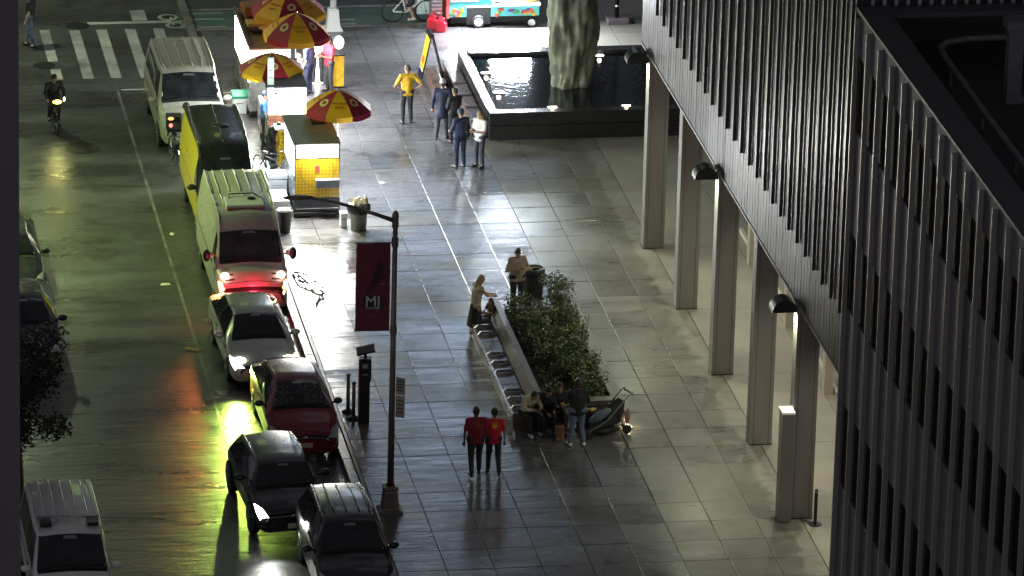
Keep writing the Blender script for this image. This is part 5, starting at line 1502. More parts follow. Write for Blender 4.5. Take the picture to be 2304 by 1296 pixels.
lamp('AREA', (1.4, -0.3, 1.2), 900, (0.9, 0.96, 1), 2.2, (1.4, -2.2, 0.0), sizey=0.2, parent=ft_)  # extra low lamp, added to brighten the pavement before the trailer
# fuel cans
for x, y, lb in ((1.32, 39.9, 'red fuel can behind, farther from the trailer wheel'), (1.55, 39.6, 'red fuel can in front, next to the trailer corner')):
    t = thing('fuel_can', lb, 'fuel can', (x, y, 0), R(-20), 'pair of red fuel cans')
    MB().add([(-0.15, -0.12, 0), (0.15, -0.12, 0), (0.15, 0.12, 0), (-0.15, 0.12, 0), (-0.15, -0.12, 0.3), (0.15, -0.12, 0.26), (0.15, 0.12, 0.26), (-0.15, 0.12, 0.3), (-0.1, -0.08, 0.38), (0.1, -0.08, 0.34), (0.1, 0.08, 0.34), (-0.1, 0.08, 0.38)],
             [(0, 3, 2, 1), (0, 1, 5, 4), (1, 2, 6, 5), (2, 3, 7, 6), (3, 0, 4, 7), (4, 5, 9, 8), (5, 6, 10, 9), (6, 7, 11, 10), (7, 4, 8, 11), (8, 9, 10, 11)]).build('can_body', mat('red_can_plastic', (0.6, 0.01, 0.03), 0.35), t, bevel=0.02)
    MB().tube([(-0.1, 0, 0.37), (-0.08, 0, 0.44), (0.06, 0, 0.42), (0.1, 0, 0.34)], 0.022, 6).build('handle', MATS['red_can_plastic'], t, smooth=True)
    MB().tube([(0.12, 0, 0.3), (0.2, 0, 0.42)], 0.025, 6).build('spout', black, t)
# generator housing between rider and trailer
t = thing('generator', 'grey louvred generator box left of the food trailer', 'generator', (1.5, 40.25, 0))
MB().box(-0.2, 0.14, -0.2, 0.3, 0.05, 0.95).build('housing', mat('grey_louvre', (0.2, 0.18, 0.19), 0.5), t, bevel=0.01)
for k in range(6):
    MB().box(-0.18, 0.12, -0.22, -0.2, 0.18 + k * 0.12, 0.24 + k * 0.12).build('louvre', inox, t)
# white lamp base at the top
t = thing('lamp_base', 'white painted street lamp base by the cross street kerb', 'street lamp', (-1.7, 40.05, 0))
b = MB(); vs = []
for s, z in ((0.27, 0), (0.27, 0.05), (0.2, 0.1), (0.16, 0.56), (0.15, 0.6), (0.17, 0.62), (0.1, 0.68)):
    vs += oct_(s, z)
b.add(vs, [(4 * i + k, 4 * i + (k + 1) % 4, 4 * i + 4 + (k + 1) % 4, 4 * i + 4 + k) for i in range(6) for k in range(4)])
wpaint = mat('white_painted_iron', (0.7, 0.72, 0.72), 0.45)
b.build('base', wpaint, t, bevel=0.01)
MB().tube([(0, 0, 0.6), (0, 0, 8)], [0.095, 0.06], 12).build('pole', wpaint, t, smooth=True)
t = thing('lamp_base', 'dark post standing on a concrete block right of the bronze shaft', 'post', (7.05, 40.1, 0))
MB().box(-0.33, 0.33, -0.25, 0.25, 0, 0.16).build('block', mat('mauve_concrete', (0.22, 0.18, 0.2), 0.6), t, bevel=0.02)
MB().box(0.33, 0.5, -0.2, 0.1, 0, 0.1).build('wedge', black, t)
MB().tube([(-0.02, 0, 0.16), (-0.02, 0, 5)], 0.07, 10).build('pole', black, t, smooth=True)
MB().tube([(-0.02, 0, 0.5), (-0.02, 0, 0.56)], 0.075, 10).build('band', chrome, t)
t = thing('bollard', 'thin dark bollard at the kerb between the trailer and the bronze shaft', 'bollard', (4.95, 40.1, 0))
MB().tube([(0, 0, 0), (0, 0, 0.8)], 0.04, 8).build('post', black, t)
MB().ell((0, 0, 0.82), (0.055, 0.055, 0.05)).build('knob', black, t)

# ================================================================== PEOPLE
def skin(n, c): return mat(n, c, 0.5, noise=0.05)
skin_l = skin('light_skin', (0.5, 0.3, 0.2))
skin_m = skin('tan_skin', (0.32, 0.18, 0.11))
skin_d = skin('brown_skin', (0.12, 0.06, 0.035))
def remesh(o, vs=0.014, sm=4):
    m_ = o.modifiers.new('remesh', 'REMESH')
    m_.mode = 'VOXEL'
    m_.voxel_size = vs
    m_.use_smooth_shade = True
    s_ = o.modifiers.new('smooth', 'SMOOTH')
    s_.iterations = sm
    s_.factor = 0.5
    return o
def cloth(n, c, r=0.7): return mat(n, c, r, noise=0.3, nscale=9, bump=1.0, bscale=10)
def person(loc, rot, label, top, bottom, hair=(0.02, 0.015, 0.01), sk=skin_m, h=1.75, pose=None, sleeve='short', shoes=black, skirt=None, dress=None, longhair=False,
           cap_m=None, cap_brim=True, girth=1.0, baldish=False, coat=None, logo=None, group=None, extra=None, z=0.0, pants='long'):
    """a figure facing -Y before rotation; joints in metres for a 1.75 m body"""
    J = dict(pel=(0, 0, 0.95), chest=(0, 0.0, 1.28), neck=(0, 0.01, 1.47), head=(0, -0.01, 1.62),
             sL=(-0.185, 0.01, 1.41), sR=(0.185, 0.01, 1.41), eL=(-0.25, 0.04, 1.12), eR=(0.25, 0.04, 1.12), wL=(-0.27, -0.05, 0.87), wR=(0.27, -0.05, 0.87),
             hL=(-0.1, 0, 0.92), hR=(0.1, 0, 0.92), kL=(-0.11, -0.02, 0.5), kR=(0.11, -0.02, 0.5), aL=(-0.12, 0.02, 0.085), aR=(0.12, 0.02, 0.085), fL=None, fR=None)
    J.update(pose or {})
    k = h / 1.75
    J.pop('headyaw', None)
    V = {a: (Vector(b) if b else None) for a, b in J.items()}
    for s_ in 'LR':
        if V['f' + s_] is None:
            V['f' + s_] = V['a' + s_] + Vector((-0.03 if s_ == 'L' else 0.03, -0.15, -0.045))
    t = thing('person', label, 'person', (loc[0], loc[1], z), rot, group)
    t.scale = (k, k, k)
    G = girth
    face = (V['head'] - V['neck']).normalized()
    yaw_head = (pose or {}).get('headyaw', 0)
    # ---- continuous body
    b = MB()
    b.cap(V['pel'], V['chest'], 0.115 * G, 0.125 * G, 12)
    b.cap(V['chest'] + Vector((-0.07, 0, 0.03)), V['chest'] + Vector((0.07, 0, 0.03)), 0.1, 0.1)
    b.cap(V['sL'], V['sR'], 0.06, 0.06)
    b.cap(V['chest'], V['neck'] - Vector((0, 0, 0.05)), 0.1, 0.06)
    b.cap(V['neck'] - Vector((0, 0, 0.06)), V['head'] - Vector((0, 0, 0.04)), 0.052, 0.05)
    hd = Euler((0, 0, yaw_head)).to_matrix()
    H = V['head']
    b.ell(H, (0.076, 0.094, 0.115), 16, 12, hd)
    b.ell(H + hd @ Vector((0, -0.04, -0.05)), (0.052, 0.055, 0.06), 10, 8)
    b.cap(H + hd @ Vector((0, -0.092, 0.005)), H + hd @ Vector((0, -0.11, -0.02)), 0.011, 0.017, 6)
    for sx in (-1, 1):
        b.ell(H + hd @ Vector((sx * 0.077, 0.0, 0.0)), (0.014, 0.022, 0.032), 6, 5)
    for s_, sx in (('L', -1), ('R', 1)):
        b.cap(V['s' + s_], V['e' + s_], 0.05, 0.038)
        b.cap(V['e' + s_], V['w' + s_], 0.038, 0.026)
        d = (V['w' + s_] - V['e' + s_]).normalized()
        pc_ = V['w' + s_] + d * 0.05
        side = d.cross(Vector((0, 1, 0.2)))
        if side.length < 0.1:
            side = Vector((1, 0, 0))
        side.normalize()
        nrm = side.cross(d).normalized()
        b.cap(V['w' + s_], pc_ + d * 0.03, 0.024, 0.034, 8)
        b.cap(pc_ + side * 0.018, pc_ - side * 0.018, 0.026, 0.026, 8)
        for q, ln in ((-1.5, 0.066), (-0.5, 0.076), (0.5, 0.072), (1.5, 0.056)):
            r0 = pc_ + d * 0.03 + side * q * 0.02
            r1 = r0 + d * ln * 0.55
            r2 = r1 + (d * 0.6 - nrm * 0.55) * ln * 0.5
            b.cap(r0, r1, 0.0095, 0.009, 6)
            b.cap(r1, r2, 0.009, 0.008, 6)
        b.cap(pc_ - d * 0.02 + side * 0.03, pc_ + d * 0.02 + side * 0.062, 0.011, 0.009, 6)
        b.cap(V['h' + s_], V['k' + s_], 0.085 * G, 0.056)
        b.cap(V['k' + s_], V['a' + s_], 0.056, 0.037)
        b.cap(V['a' + s_], V['f' + s_], 0.036, 0.03)
    b.cap(V['hL'], V['hR'], 0.1 * G, 0.1 * G)
    remesh(b.build('body', sk, t, smooth=True), 0.0115, 2)
    # eyes and mouth
    for sx in (-1, 1):
        e = MB().ell(H + hd @ Vector((sx * 0.03, -0.086, 0.012)), (0.012, 0.008, 0.007), 8, 5)
        e.build('eye', mat('dark_eye', (0.02, 0.015, 0.01), 0.2), t)
    MB().ell(H + hd @ Vector((0, -0.091, -0.055)), (0.022, 0.006, 0.006), 8, 5).build('mouth', mat('lip', (0.3, 0.08, 0.06), 0.5), t)
    # ---- shirt
    g_ = 0.02
    b = MB()
    lo = V['pel'] + Vector((0, 0, -0.03))
    b.cap(lo + Vector((-0.06 * G, 0, 0)), V['chest'] + Vector((-0.075, 0, 0.02)), 0.108 * G, 0.112 * G + 0.01, 12)
    b.cap(lo + Vector((0.06 * G, 0, 0)), V['chest'] + Vector((0.075, 0, 0.02)), 0.108 * G, 0.112 * G + 0.01, 12)
    b.cap(lo + Vector((0, 0, 0.05)), V['chest'], 0.135 * G, 0.15 * G, 12)
    b.cap(V['sL'], V['sR'], 0.082, 0.082)
    b.cap(lo + Vector((-0.075 * G, 0, -0.01)), lo + Vector((0.075 * G, 0, -0.01)), 0.118 * G, 0.118 * G, 12)
    b.cap(V['chest'], V['neck'] - Vector((0, 0, 0.06)), 0.12, 0.075)
    for s_ in 'LR':
        S_, E_, W_ = V['s' + s_], V['e' + s_], V['w' + s_]
        if sleeve == 'short':
            b.cap(S_, S_.lerp(E_, 0.72), 0.072, 0.06)
        elif sleeve == 'long':
            b.cap(S_, E_, 0.07, 0.056)
            b.cap(E_, E_.lerp(W_, 0.93), 0.054, 0.04)
        else:
            b.cap(S_, S_.lerp(E_, 0.12), 0.066, 0.06)
    sh = remesh(b.build('shirt' if sleeve != 'long' else 'jacket', top, t, smooth=True), 0.015, 3)
    if coat:
        b = MB()
        b.cap(V['pel'] + Vector((0, 0.02, -0.18)), V['chest'], 0.17 * G, 0.13 * G, 14)
        remesh(b.build('coat_skirt', coat, t, smooth=True), 0.018, 3)
    # ---- legs
    if skirt:
        b = MB()
        c0 = V['pel']
        zt, zb = c0.z + 0.06, skirt[1]
        prof = []
        def sk_fn(u, v):
            z_ = zt + (zb - zt) * v
            r = 0.135 + (skirt[2] - 0.135) * v ** 0.8
            a = 2 * PI * u
            r *= 1 + 0.07 * v * math.sin(a * 7)
            return (c0.x + r * math.cos(a), c0.y + r * 0.85 * math.sin(a), z_)
        b.grid(sk_fn, 42, 10)
        b.build('skirt', skirt[0], t, smooth=True)
    else:
        b = MB()
        b.cap(V['hL'] + Vector((0, 0, 0.03)), V['hR'] + Vector((0, 0, 0.03)), 0.118 * G, 0.118 * G, 12)
        for s_ in 'LR':
            b.cap(V['h' + s_], V['k' + s_], 0.098 * G, 0.075)
            if pants == 'long':
                b.cap(V['k' + s_], V['a' + s_] + Vector((0, 0, 0.03)), 0.073, 0.058)
        remesh(b.build('trousers', bottom, t, smooth=True), 0.016, 3)
    for s_ in 'LR':
        b = MB()
        b.cap(V['a' + s_] + Vector((0, 0.03, -0.035)), V['f' + s_] + Vector((0, 0.0, 0.0)), 0.048, 0.042, 8)
        if shoes and shoes != 'heels':
            o = remesh(b.build('shoe', shoes, t, smooth=True), 0.014, 2)
        else:
            b = MB().cap(V['a' + s_] + Vector((0, 0.02, -0.0)), V['f' + s_], 0.038, 0.03, 8)
            b.tube([V['a' + s_] + Vector((0, 0.05, 0.02)), V['a' + s_] + Vector((0, 0.055, -0.085))], [0.018, 0.006], 6)
            b.build('shoe', black, t, smooth=True)
    # ---- hair
    hm = mat('hair_%d_%d_%d' % tuple(int(c * 100) for c in hair), hair, 0.55, noise=0.3, nscale=60, bump=0.4, bscale=80)
    if not baldish:
        def hf(u, v):
            a = 2 * PI * u
            ph = v * PI * (0.47 + 0.13 * (0.5 + 0.5 * math.sin(a)))
            q = Vector((0.085 * math.sin(ph) * math.cos(a), 0.106 * math.sin(ph) * math.sin(a), 0.126 * math.cos(ph)))
            return H + hd @ (q + Vector((0, 0.008, 0.006)))
        b = MB().grid(hf, 24, 9)
        if longhair:
            b.cap(H + hd @ Vector((0, 0.07, 0.0)), H + hd @ Vector((0.0, 0.12, -0.2)), 0.07, 0.075)
            b.cap(H + hd @ Vector((0, 0.12, -0.2)), H + hd @ Vector((0.0, 0.13, -0.36)), 0.075, 0.035)
            b.cap(H + hd @ Vector((-0.06, 0.03, 0.0)), H + hd @ Vector((-0.08, 0.07, -0.17)), 0.035, 0.035)
            b.cap(H + hd @ Vector((0.06, 0.03, 0.0)), H + hd @ Vector((0.08, 0.07, -0.17)), 0.035, 0.035)
        b.build('hair', hm, t, smooth=True)
    if cap_m:
        def cf(u, v):
            a = 2 * PI * u
            ph = v * PI * 0.5
            return H + hd @ Vector((0.092 * math.sin(ph) * math.cos(a), 0.112 * math.sin(ph) * math.sin(a), 0.03 + 0.115 * math.cos(ph)))
        cp = MB().grid(cf, 22, 7).build('cap', cap_m, t, smooth=True)
        if cap_brim:
            b = MB().ell(H + hd @ Vector((0, -0.13, 0.032)), (0.07, 0.08, 0.01), 14, 6)
            b.build('brim', cap_m, cp, smooth=True)
    if logo:
        lm, side_ = logo
        b = MB()
        c0 = V['chest'] + Vector((0, side_ * (0.135 * G + 0.005), 0.05))
        n = 14
        pts = [(c0.x + 0.065 * math.cos(2 * PI * i / n), c0.y + side_ * 0.012, c0.z + 0.065 * math.sin(2 * PI * i / n)) for i in range(n)]
        b.add(pts, [tuple(range(n))])
        b.box(c0.x - 0.09, c0.x + 0.09, c0.y + side_ * 0.012 - 0.001, c0.y + side_ * 0.012, c0.z + 0.085, c0.z + 0.1)
        b.build('shirt_print', lm, t)
    return t, V, k

blk_c = cloth('black_cloth', (0.015, 0.015, 0.018))
nav_c = cloth('navy_cloth', (0.012, 0.018, 0.045))
gry_c = cloth('dark_grey_cloth', (0.04, 0.04, 0.05))
yel_c = cloth('yellow_cotton', (0.55, 0.33, 0.02))
red_c = cloth('red_cotton', (0.5, 0.01, 0.03))
mar_c = cloth('maroon_cotton', (0.2, 0.008, 0.02))
whi_c = cloth('white_cotton', (0.7, 0.7, 0.66))
bei_c = cloth('beige_knit', (0.32, 0.26, 0.19))
crm_c = cloth('cream_jacket', (0.5, 0.46, 0.33))
jea_c = cloth('blue_denim', (0.11, 0.15, 0.23))
logo_y = mat('yellow_shirt_print', (0.7, 0.35, 0.02), 0.6)

walkL = dict(kL=(-0.11, -0.1, 0.5), aL=(-0.12, -0.12, 0.085), kR=(0.11, 0.03, 0.5), aR=(0.12, 0.2, 0.12))
hips = dict(eL=(-0.4, 0.12, 1.16), wL=(-0.2, 0.02, 1.0), eR=(0.4, 0.12, 1.16), wR=(0.2, 0.02, 1.0))
phone = dict(eL=(-0.23, -0.05, 1.13), wL=(-0.1, -0.27, 1.17), eR=(0.23, -0.05, 1.13), wR=(0.1, -0.27, 1.17))
# man in the yellow shirt, back to the camera
person((-0.76, 30.85), PI + 0.15, 'person in a yellow shirt standing with hands on hips, back turned', yel_c, blk_c, hair=(0.06, 0.04, 0.03), h=1.78, pose=dict(hips, headyaw=0.5))
# dark clothed group by the pool
t, V, k = person((0.03, 29.3), PI - 0.3, 'person in a pale cap and long dark jacket striding beside the pool bench', nav_c, gry_c, h=1.82, sleeve='long', cap_m=cloth('pale_grey_cap', (0.5, 0.5, 0.48)), cap_brim=False, coat=nav_c,
       pose=dict(walkL, eL=(-0.28, 0.02, 1.12), wL=(-0.2, -0.15, 1.0)), shoes=mat('brown_shoe', (0.06, 0.035, 0.03), 0.4))
person((0.34, 29.0), PI + 0.5, 'person in black sitting side of the group, half hidden behind the striding figure', blk_c, blk_c, h=1.66, sleeve='long', pose=dict(phone))
person((0.17, 26.75), PI + 0.35, 'person in a dark blue tracksuit standing with the back turned, nearest of the pool group', nav_c, nav_c, h=1.76, sleeve='long', pose=dict(eR=(0.26, -0.04, 1.13), wR=(0.2, -0.25, 1.05)), cap_m=nav_c, cap_brim=False)
person((0.72, 26.75), -0.9, 'person with long hair and a white top looking at a phone by the pool corner', whi_c, gry_c, hair=(0.22, 0.15, 0.08), sk=skin_l, h=1.68, longhair=True, pose=dict(phone), girth=1.05)
# mother and child and man at the planter
t, V, k = person((-1.5, 13.1), 1.9, 'person with long blond hair and long black skirt leaning over a child', cloth('sand_top', (0.45, 0.38, 0.26)), blk_c, hair=(0.35, 0.25, 0.13), sk=skin_l, h=1.72, longhair=True, skirt=(blk_c, 0.32, 0.24), sleeve='none', shoes='heels',
       pose=dict(chest=(0, -0.05, 1.28), neck=(0, -0.1, 1.46), head=(0, -0.16, 1.6), sL=(-0.18, -0.07, 1.4), sR=(0.18, -0.07, 1.4), eL=(-0.16, -0.25, 1.18), wL=(-0.08, -0.48, 1.12), eR=(0.16, -0.25, 1.18), wR=(0.08, -0.48, 1.12)))
sit = dict(pel=(0, 0.1, 0.5), chest=(0, 0.06, 0.82), neck=(0, 0.02, 1.0), head=(0, 0, 1.15), sL=(-0.175, 0.03, 0.95), sR=(0.175, 0.03, 0.95), eL=(-0.24, -0.08, 0.72), wL=(-0.1, -0.3, 0.74), eR=(0.24, -0.08, 0.72), wR=(0.1, -0.3, 0.74),
           hL=(-0.1, 0.08, 0.47), hR=(0.1, 0.08, 0.47), kL=(-0.14, -0.36, 0.48), kR=(0.14, -0.36, 0.48), aL=(-0.14, -0.4, 0.09), aR=(0.14, -0.4, 0.09))
person((-1.06, 13.35), -1.1, 'small person with dark hair in a dark dress sitting on the end of the bench', cloth('dark_dress', (0.06, 0.03, 0.035)), cloth('dark_dress', (0.06, 0.03, 0.035)), hair=(0.05, 0.03, 0.02), sk=skin_l, h=1.15, longhair=True, pose=dict(sit), z=0.14, shoes=black)
person((-0.1, 15.0), 0.25, 'person in a beige sweatshirt standing with folded arms behind the far end of the planter', bei_c, blk_c, sk=skin_m, h=1.78, sleeve='long', girth=1.2,
       pose=dict(eL=(-0.3, -0.02, 1.14), wL=(-0.02, -0.2, 1.2), eR=(0.3, -0.02, 1.14), wR=(0.02, -0.22, 1.14), head=(-0.02, -0.05, 1.6), headyaw=-0.4))
# couple walking away in red
person((-2.98, 3.45), PI + 0.05, 'person in a dark red t-shirt walking away, left of the pair', mar_c, blk_c, h=1.8, girth=1.15, sk=skin_d, pose=dict(walkL, eR=(0.27, 0.02, 1.12), wR=(0.27, -0.02, 0.88)), logo=(mat('faint_print', (0.25, 0.05, 0.02), 0.6), 1))
person((-2.52, 3.5), PI - 0.05, 'person in a bright red t-shirt with yellow print walking away, right of the pair', red_c, blk_c, h=1.72, sk=skin_m, logo=(logo_y, 1),
       pose=dict(kR=(0.11, -0.1, 0.5), aR=(0.12, -0.12, 0.085), kL=(-0.11, 0.03, 0.5), aL=(-0.12, 0.2, 0.12), wL=(-0.27, -0.02, 0.87)), cap_m=blk_c)
# group in front of the planter
def sitp(**kw):
    d = dict(sit); d.update(kw); return d
person((-1.22, 6.3), 0.35, 'person in a cream jacket bent over a snack, leftmost of the sitting group', crm_c, blk_c, h=1.74, sleeve='long', sk=skin_m,
       pose=sitp(chest=(0, -0.06, 0.8), neck=(0, -0.17, 0.95), head=(0.02, -0.28, 1.04), sL=(-0.17, -0.12, 0.93), sR=(0.17, -0.12, 0.93), eL=(-0.24, -0.25, 0.7), eR=(0.24, -0.25, 0.7), wL=(-0.1, -0.44, 0.72), wR=(0.12, -0.44, 0.72)), shoes=whi_c)
person((-0.78, 6.3), 0.1, 'person all in black sitting bent forward, second from the left on the front bench', blk_c, blk_c, h=1.74, sleeve='long', sk=skin_m,
       pose=sitp(chest=(0, 0.0, 0.82), neck=(0, -0.1, 0.98), head=(0.03, -0.17, 1.1), wL=(-0.05, -0.42, 0.6), wR=(0.12, -0.42, 0.66)), cap_m=blk_c, cap_brim=False)
person((-0.42, 6.35), -0.1, 'person in black facing the camera, eating from a yellow wrapper', blk_c, blk_c, h=1.72, sleeve='long', sk=skin_m, hair=(0.02, 0.02, 0.02),
       pose=sitp(chest=(0, 0.03, 0.84), neck=(0, -0.02, 1.02), head=(0, -0.05, 1.17)))
t = thing('food_wrapper', 'yellow food wrapper held over the lap of the sitting person in the middle', 'food wrapper', (-0.36, 5.95, 0.82))
MB().ell((0, 0, 0), (0.11, 0.07, 0.045)).build('wrapper', mat('yellow_wrapper', (0.6, 0.42, 0.1), 0.6, noise=0.3, nscale=30, bump=0.6, bscale=30), t, smooth=True)
MB().ell((0.02, -0.01, 0.035), (0.07, 0.045, 0.03)).build('food', mat('brown_food', (0.35, 0.2, 0.06), 0.6, noise=0.3), t, smooth=True)
person((-0.16, 5.2), PI + 0.05, 'person in dark jacket, blue jeans and white shoes standing before the sitting group', blk_c, jea_c, h=1.76, sleeve='long', sk=skin_d, girth=1.18, shoes=whi_c,
       pose=dict(aL=(-0.17, 0.02, 0.085), aR=(0.17, 0.02, 0.085), eL=(-0.28, -0.05, 1.13), wL=(-0.2, -0.28, 1.12), eR=(0.28, -0.05, 1.13), wR=(0.2, -0.28, 1.12), head=(0, -0.05, 1.62)))
person((-0.16, 6.0), 0.0, 'small child in a pale dress seen between the legs of the standing person in jeans', cloth('pale_dress', (0.5, 0.48, 0.42)), blk_c, h=0.8, sk=skin_m, skirt=(MATS['pale_dress'], 0.42, 0.27), shoes=whi_c)
t = thing('shopping_bag', 'brown paper bag with a yellow triangle standing by the standing person', 'paper bag', (-0.52, 5.62, 0), R(4))
MB().box(-0.11, 0.11, -0.07, 0.07, 0, 0.36).build('bag_body', mat('brown_paper', (0.22, 0.12, 0.07), 0.7, noise=0.15), t, bevel=0.006)
MB().add([(-0.1, -0.073, 0.01), (0.0, -0.073, 0.01), (-0.05, -0.073, 0.13)], [(0, 1, 2)]).build('yellow_print', mat('yellow_print', (0.6, 0.4, 0.04), 0.6), t)
MB().tube([(-0.05, 0, 0.36), (-0.04, 0, 0.43), (0.04, 0, 0.43), (0.05, 0, 0.36)], 0.006, 5).build('handle', MATS['brown_paper'], t)
t = thing('cup', 'clear drinking cup standing on the front wall of the planter', 'cup', (0.15, 7.0, 0.53))
MB().lathe([(0, 0), (0.035, 0), (0.045, 0.13), (0.047, 0.14)], seg=12).build('cup_body', MATS['clear_plastic'], t, smooth=True)
MB().tube([(0, 0, 0.1), (0.02, 0, 0.2)], 0.005, 5).build('straw', whi_c, t)
t = thing('snack_packet', 'crumpled yellow and white snack packets lying on the front bench beside the stroller', 'snacks', (0.42, 6.5, 0.4))
for k in range(5):
    MB().cbox((random.uniform(-0.12, 0.12), random.uniform(-0.08, 0.08), 0.04), (0.12, 0.08, 0.06), random.uniform(0, 3), 0.3, 0.2).build('packet', lit_m[k % 2] if k % 2 else mat('yellow_wrapper', (0.6, 0.42, 0.1), 0.6), t, bevel=0.015)
# stroller
t = thing('stroller', 'folded black stroller with a pink bag hanging from it at the planter corner', 'stroller', (0.72, 5.95, 0), R(20))
fm = mat('grey_stroller_frame', (0.25, 0.26, 0.28), 0.4, 0.5)
for sx in (-0.2, 0.2):
    MB().tube([(-0.62, sx, 0.2), (-0.1, sx, 0.42), (0.25, sx, 0.75), (0.52, sx, 1.02), (0.6, sx, 1.08), (0.6, sx, 0.98)], 0.016, 6).build('frame_tube', black if sx > 0 else fm, t, smooth=True)
    MB().tube([(0.45, sx, 0.1), (0.2, sx, 0.5), (0.35, sx, 0.85)], 0.014, 6).build('frame_tube', black, t, smooth=True)
for (x, y, r) in ((-0.6, -0.2, 0.09), (-0.6, 0.2, 0.09), (0.45, -0.24, 0.12), (0.45, 0.24, 0.12)):
    b = MB().lathe([(0, -0.02), (r, -0.02), (r, 0.02), (0, 0.02)], seg=14)
    b.v = [(x + a, y + c_, r + bb) for a, bb, c_ in b.v]
    b.build('wheel', rubber, t)
MB().add([(-0.45, -0.19, 0.2), (0.3, -0.19, 0.3), (0.42, -0.19, 0.85), (-0.1, -0.19, 0.45), (-0.45, 0.19, 0.2), (0.3, 0.19, 0.3), (0.42, 0.19, 0.85), (-0.1, 0.19, 0.45)],
         [(0, 1, 2, 3), (7, 6, 5, 4), (0, 4, 5, 1), (1, 5, 6, 2), (2, 6, 7, 3), (3, 7, 4, 0)]).build('seat', cloth('black_canvas', (0.02, 0.02, 0.022)), t, bevel=0.03)
MB().ell((-0.2, 0, 0.5), (0.34, 0.17, 0.09), 14, 8, Euler((0, R(-24), 0)).to_matrix()).build('blanket', cloth('grey_blue_blanket', (0.08, 0.1, 0.13)), t, smooth=True)
MB().ell((0.0, 0.0, 0.12), (0.42, 0.2, 0.1)).build('under_basket', blk_c, t, smooth=True)
MB().ell((0.5, -0.18, 0.45), (0.07, 0.05, 0.2)).build('pink_bag', cloth('pink_bag', (0.35, 0.16, 0.13)), t, smooth=True)
MB().tube([(0.6, -0.2, 1.02), (0.6, 0.2, 1.02)], 0.02, 6).build('handle', black, t)
# around the carts
person((-3.25, 33.75), -2.2, 'person in a navy t-shirt and dark cap standing at the far cart', nav_c, nav_c, h=1.7, cap_m=blk_c, logo=(logo_y, -1), girth=1.1)
person((-2.62, 33.9), -1.2, 'person in a red top with a yellow band serving beside the menu board', red_c, blk_c, h=1.74, pose=dict(phone), sk=skin_d)
person((-2.86, 34.7), PI, 'brightly lit person in white standing behind the man in red', whi_c, blk_c, h=1.8, sk=skin_l, hair=(0.3, 0.2, 0.1), shoes=whi_c)
person((-3.72, 32.3), 1.2, 'glaring lit person in white and red at the window of the far cart', whi_c, red_c, h=1.72, sk=skin_l)
person((-5.12, 28.9), 1.3, 'person in a blue cap and blue shirt working behind the middle cart', cloth('blue_shirt', (0.05, 0.15, 0.4)), blk_c, h=1.72, cap_m=nav_c, pose=dict(phone))
person((-5.1, 27.6), 0.6, 'person in a dark jacket bending with a pale bag beside the yellow crates', blk_c, blk_c, h=1.5, sleeve='long', sk=skin_m,
       pose=dict(chest=(0, -0.15, 1.2), neck=(0, -0.3, 1.32), head=(0, -0.4, 1.4), sL=(-0.18, -0.25, 1.3), sR=(0.18, -0.25, 1.3), eL=(-0.22, -0.35, 1.05), wL=(-0.12, -0.4, 0.8), eR=(0.22, -0.35, 1.05), wR=(0.12, -0.4, 0.8)))
# rider by the vans
ride = dict(pel=(0, 0.16, 0.95), chest=(0, 0.03, 1.25), neck=(0, -0.04, 1.42), head=(0, -0.08, 1.56), sL=(-0.18, 0, 1.37), sR=(0.18, 0, 1.37), eL=(-0.27, -0.14, 1.16), wL=(-0.24, -0.32, 1.02), eR=(0.27, -0.14, 1.16), wR=(0.24, -0.32, 1.02),
            hL=(-0.1, 0.16, 0.92), hR=(0.1, 0.16, 0.92), kL=(-0.12, -0.12, 0.7), kR=(0.12, -0.05, 0.55), aL=(-0.13, 0.0, 0.36), aR=(0.13, 0.1, 0.16))
bicycle((-7.72, 28.1, RZ), R(8), 'delivery bicycle with a grey box standing before the white van', blkf, basket=False)
person((-7.42, 28.35), PI * 0.4, 'person in a dark cap and grey jacket standing by the delivery bicycle in the road', cloth('grey_green_jacket', (0.12, 0.15, 0.14)), blk_c, h=1.75, sleeve='long', cap_m=blk_c, z=RZ, pose=dict(phone))
t = thing('delivery_box', 'black square delivery box mounted over the bicycle by the white van', 'delivery box', (-7.72, 28.62, 0.72))
MB().box(-0.22, 0.22, -0.22, 0.22, 0, 0.45).build('box_body', black, t, bevel=0.02)
MB().box(-0.15, 0.15, -0.226, -0.22, 0.1, 0.3).build('panel', gry_c, t)
MB().ell((-0.12, -0.24, 0.42), (0.09, 0.03, 0.05)).build('orange_lamp', lit('amber_lamp', (1, 0.35, 0.05), 1.5), t)
MB().ell((-0.12, -0.25, 0.22), (0.06, 0.03, 0.06)).build('red_lamp', lit('red_lamp', (1, 0.1, 0.15), 1.5), t)
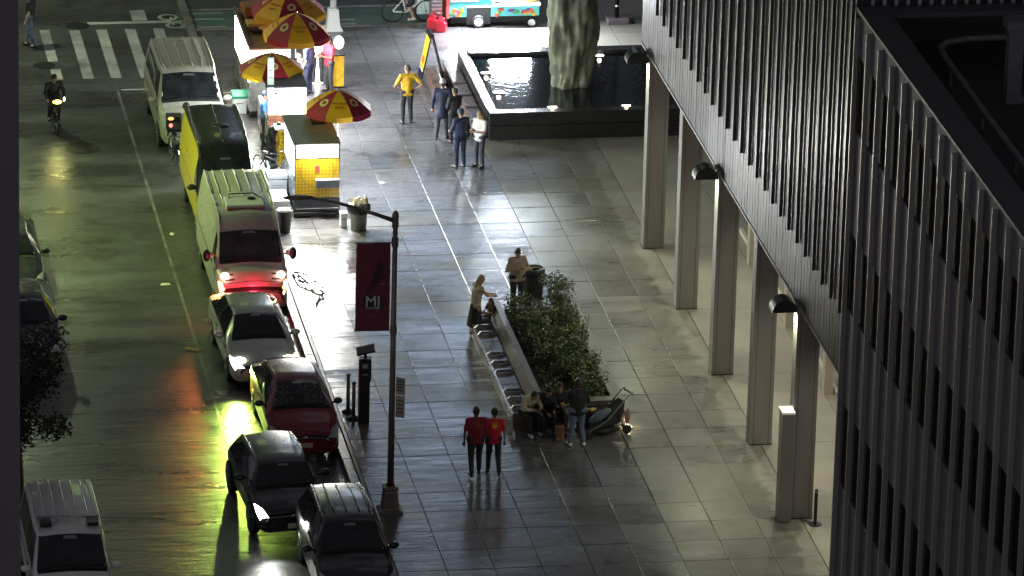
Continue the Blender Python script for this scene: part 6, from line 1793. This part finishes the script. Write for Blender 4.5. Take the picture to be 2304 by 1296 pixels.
# cyclist with yellow light
bicycle((-10.87, 31.6, RZ), R(4), 'bicycle of the rider in the travel lane', blkf)
person((-10.87, 31.6), R(4), 'person in dark clothes riding a bicycle towards the camera in the lane', blk_c, blk_c, h=1.75, sleeve='long', pose=ride, z=RZ)
t = thing('bicycle_light', 'glaring yellow light at the handlebar of the rider in the lane', 'bicycle light', (-10.82, 31.02, 0.86))
b = MB()
b.ell((0, 0, 0), (0.13, 0.05, 0.06)); b.build('lens', lit('yellow_glare', (1, 0.9, 0.08), 7), t)
MB().box(-0.05, 0.05, 0.04, 0.1, -0.04, 0.04).build('housing', black, t)
MB().ell((0.2, 0, 0.08), (0.03, 0.02, 0.07)).build('white_light', lit('cool_glare', (0.7, 0.8, 1), 5), t)
lamp('SPOT', (0, -0.1, 0.02), 30, (1, 0.95, 0.3), 0.05, (0, -3, -1.2), 90, parent=t)
# pedestrian top left
person((-10.9, 39.4), -2.0, 'person in a dark t-shirt and blue jeans crossing at the top left corner', blk_c, jea_c, h=1.8, sk=skin_l, pose=dict(walkL), z=RZ)
# rider on white bicycle at the top
bicycle((0.78, 41.1, RZ), R(90), 'white rental bicycle on the green lane left of the fuel cans', mat('white_bike', (0.75, 0.78, 0.8), 0.35), fat=0.028)
person((0.8, 41.1), R(90) + PI, 'person with bare legs and white shoes riding the white bicycle, cut by the top edge', nav_c, nav_c, h=1.78, sk=skin_l, pose=ride, pants='short', shoes=whi_c, z=RZ)
t = thing('bicycle_cargo', 'pale turquoise glowing cover behind the white bicycle', 'cover', (1.25, 41.3, RZ))
MB().cbox((0, 0, 0.45), (0.5, 0.4, 0.5)).build('cover', mat('pale_turquoise_cover', (0.6, 0.8, 0.75), 0.5), t, bevel=0.06)

# scraps on the ground
for k, (x, y, z, sz, lb) in enumerate(((-9.05, 18.2, RZ, 0.14, 'white scrap of paper on the road left of the red nosed van'), (-8.45, 22.2, RZ, 0.1, 'small pale scrap on the parking line beside the tall black van'),
                                       (-8.85, 13.2, RZ, 0.22, 'flat tan piece of cardboard on the road beside the pale sedan'), (-0.9, 3.9, 0.003, 0.06, 'tiny dark scrap on the wet paving in front of the sitting group'),
                                       (-2.2, 25.6, 0.003, 0.1, 'pale scrap on the wet slabs right of the yellow cart'))):
    t = thing('paper_scrap', lb, 'litter', (x, y, z + 0.006), k * 1.3, 'scraps lying on the ground')
    MB().add([(-sz, -sz * 0.5, 0), (sz, -sz * 0.6, 0.006), (sz * 0.8, sz * 0.5, 0.02), (-sz * 0.7, sz * 0.6, 0.012), (0, 0, 0.03)], [(0, 1, 4), (1, 2, 4), (2, 3, 4), (3, 0, 4)]).build('scrap', lit_m[1] if k == 2 else (black if k == 3 else lit_m[0]), t)
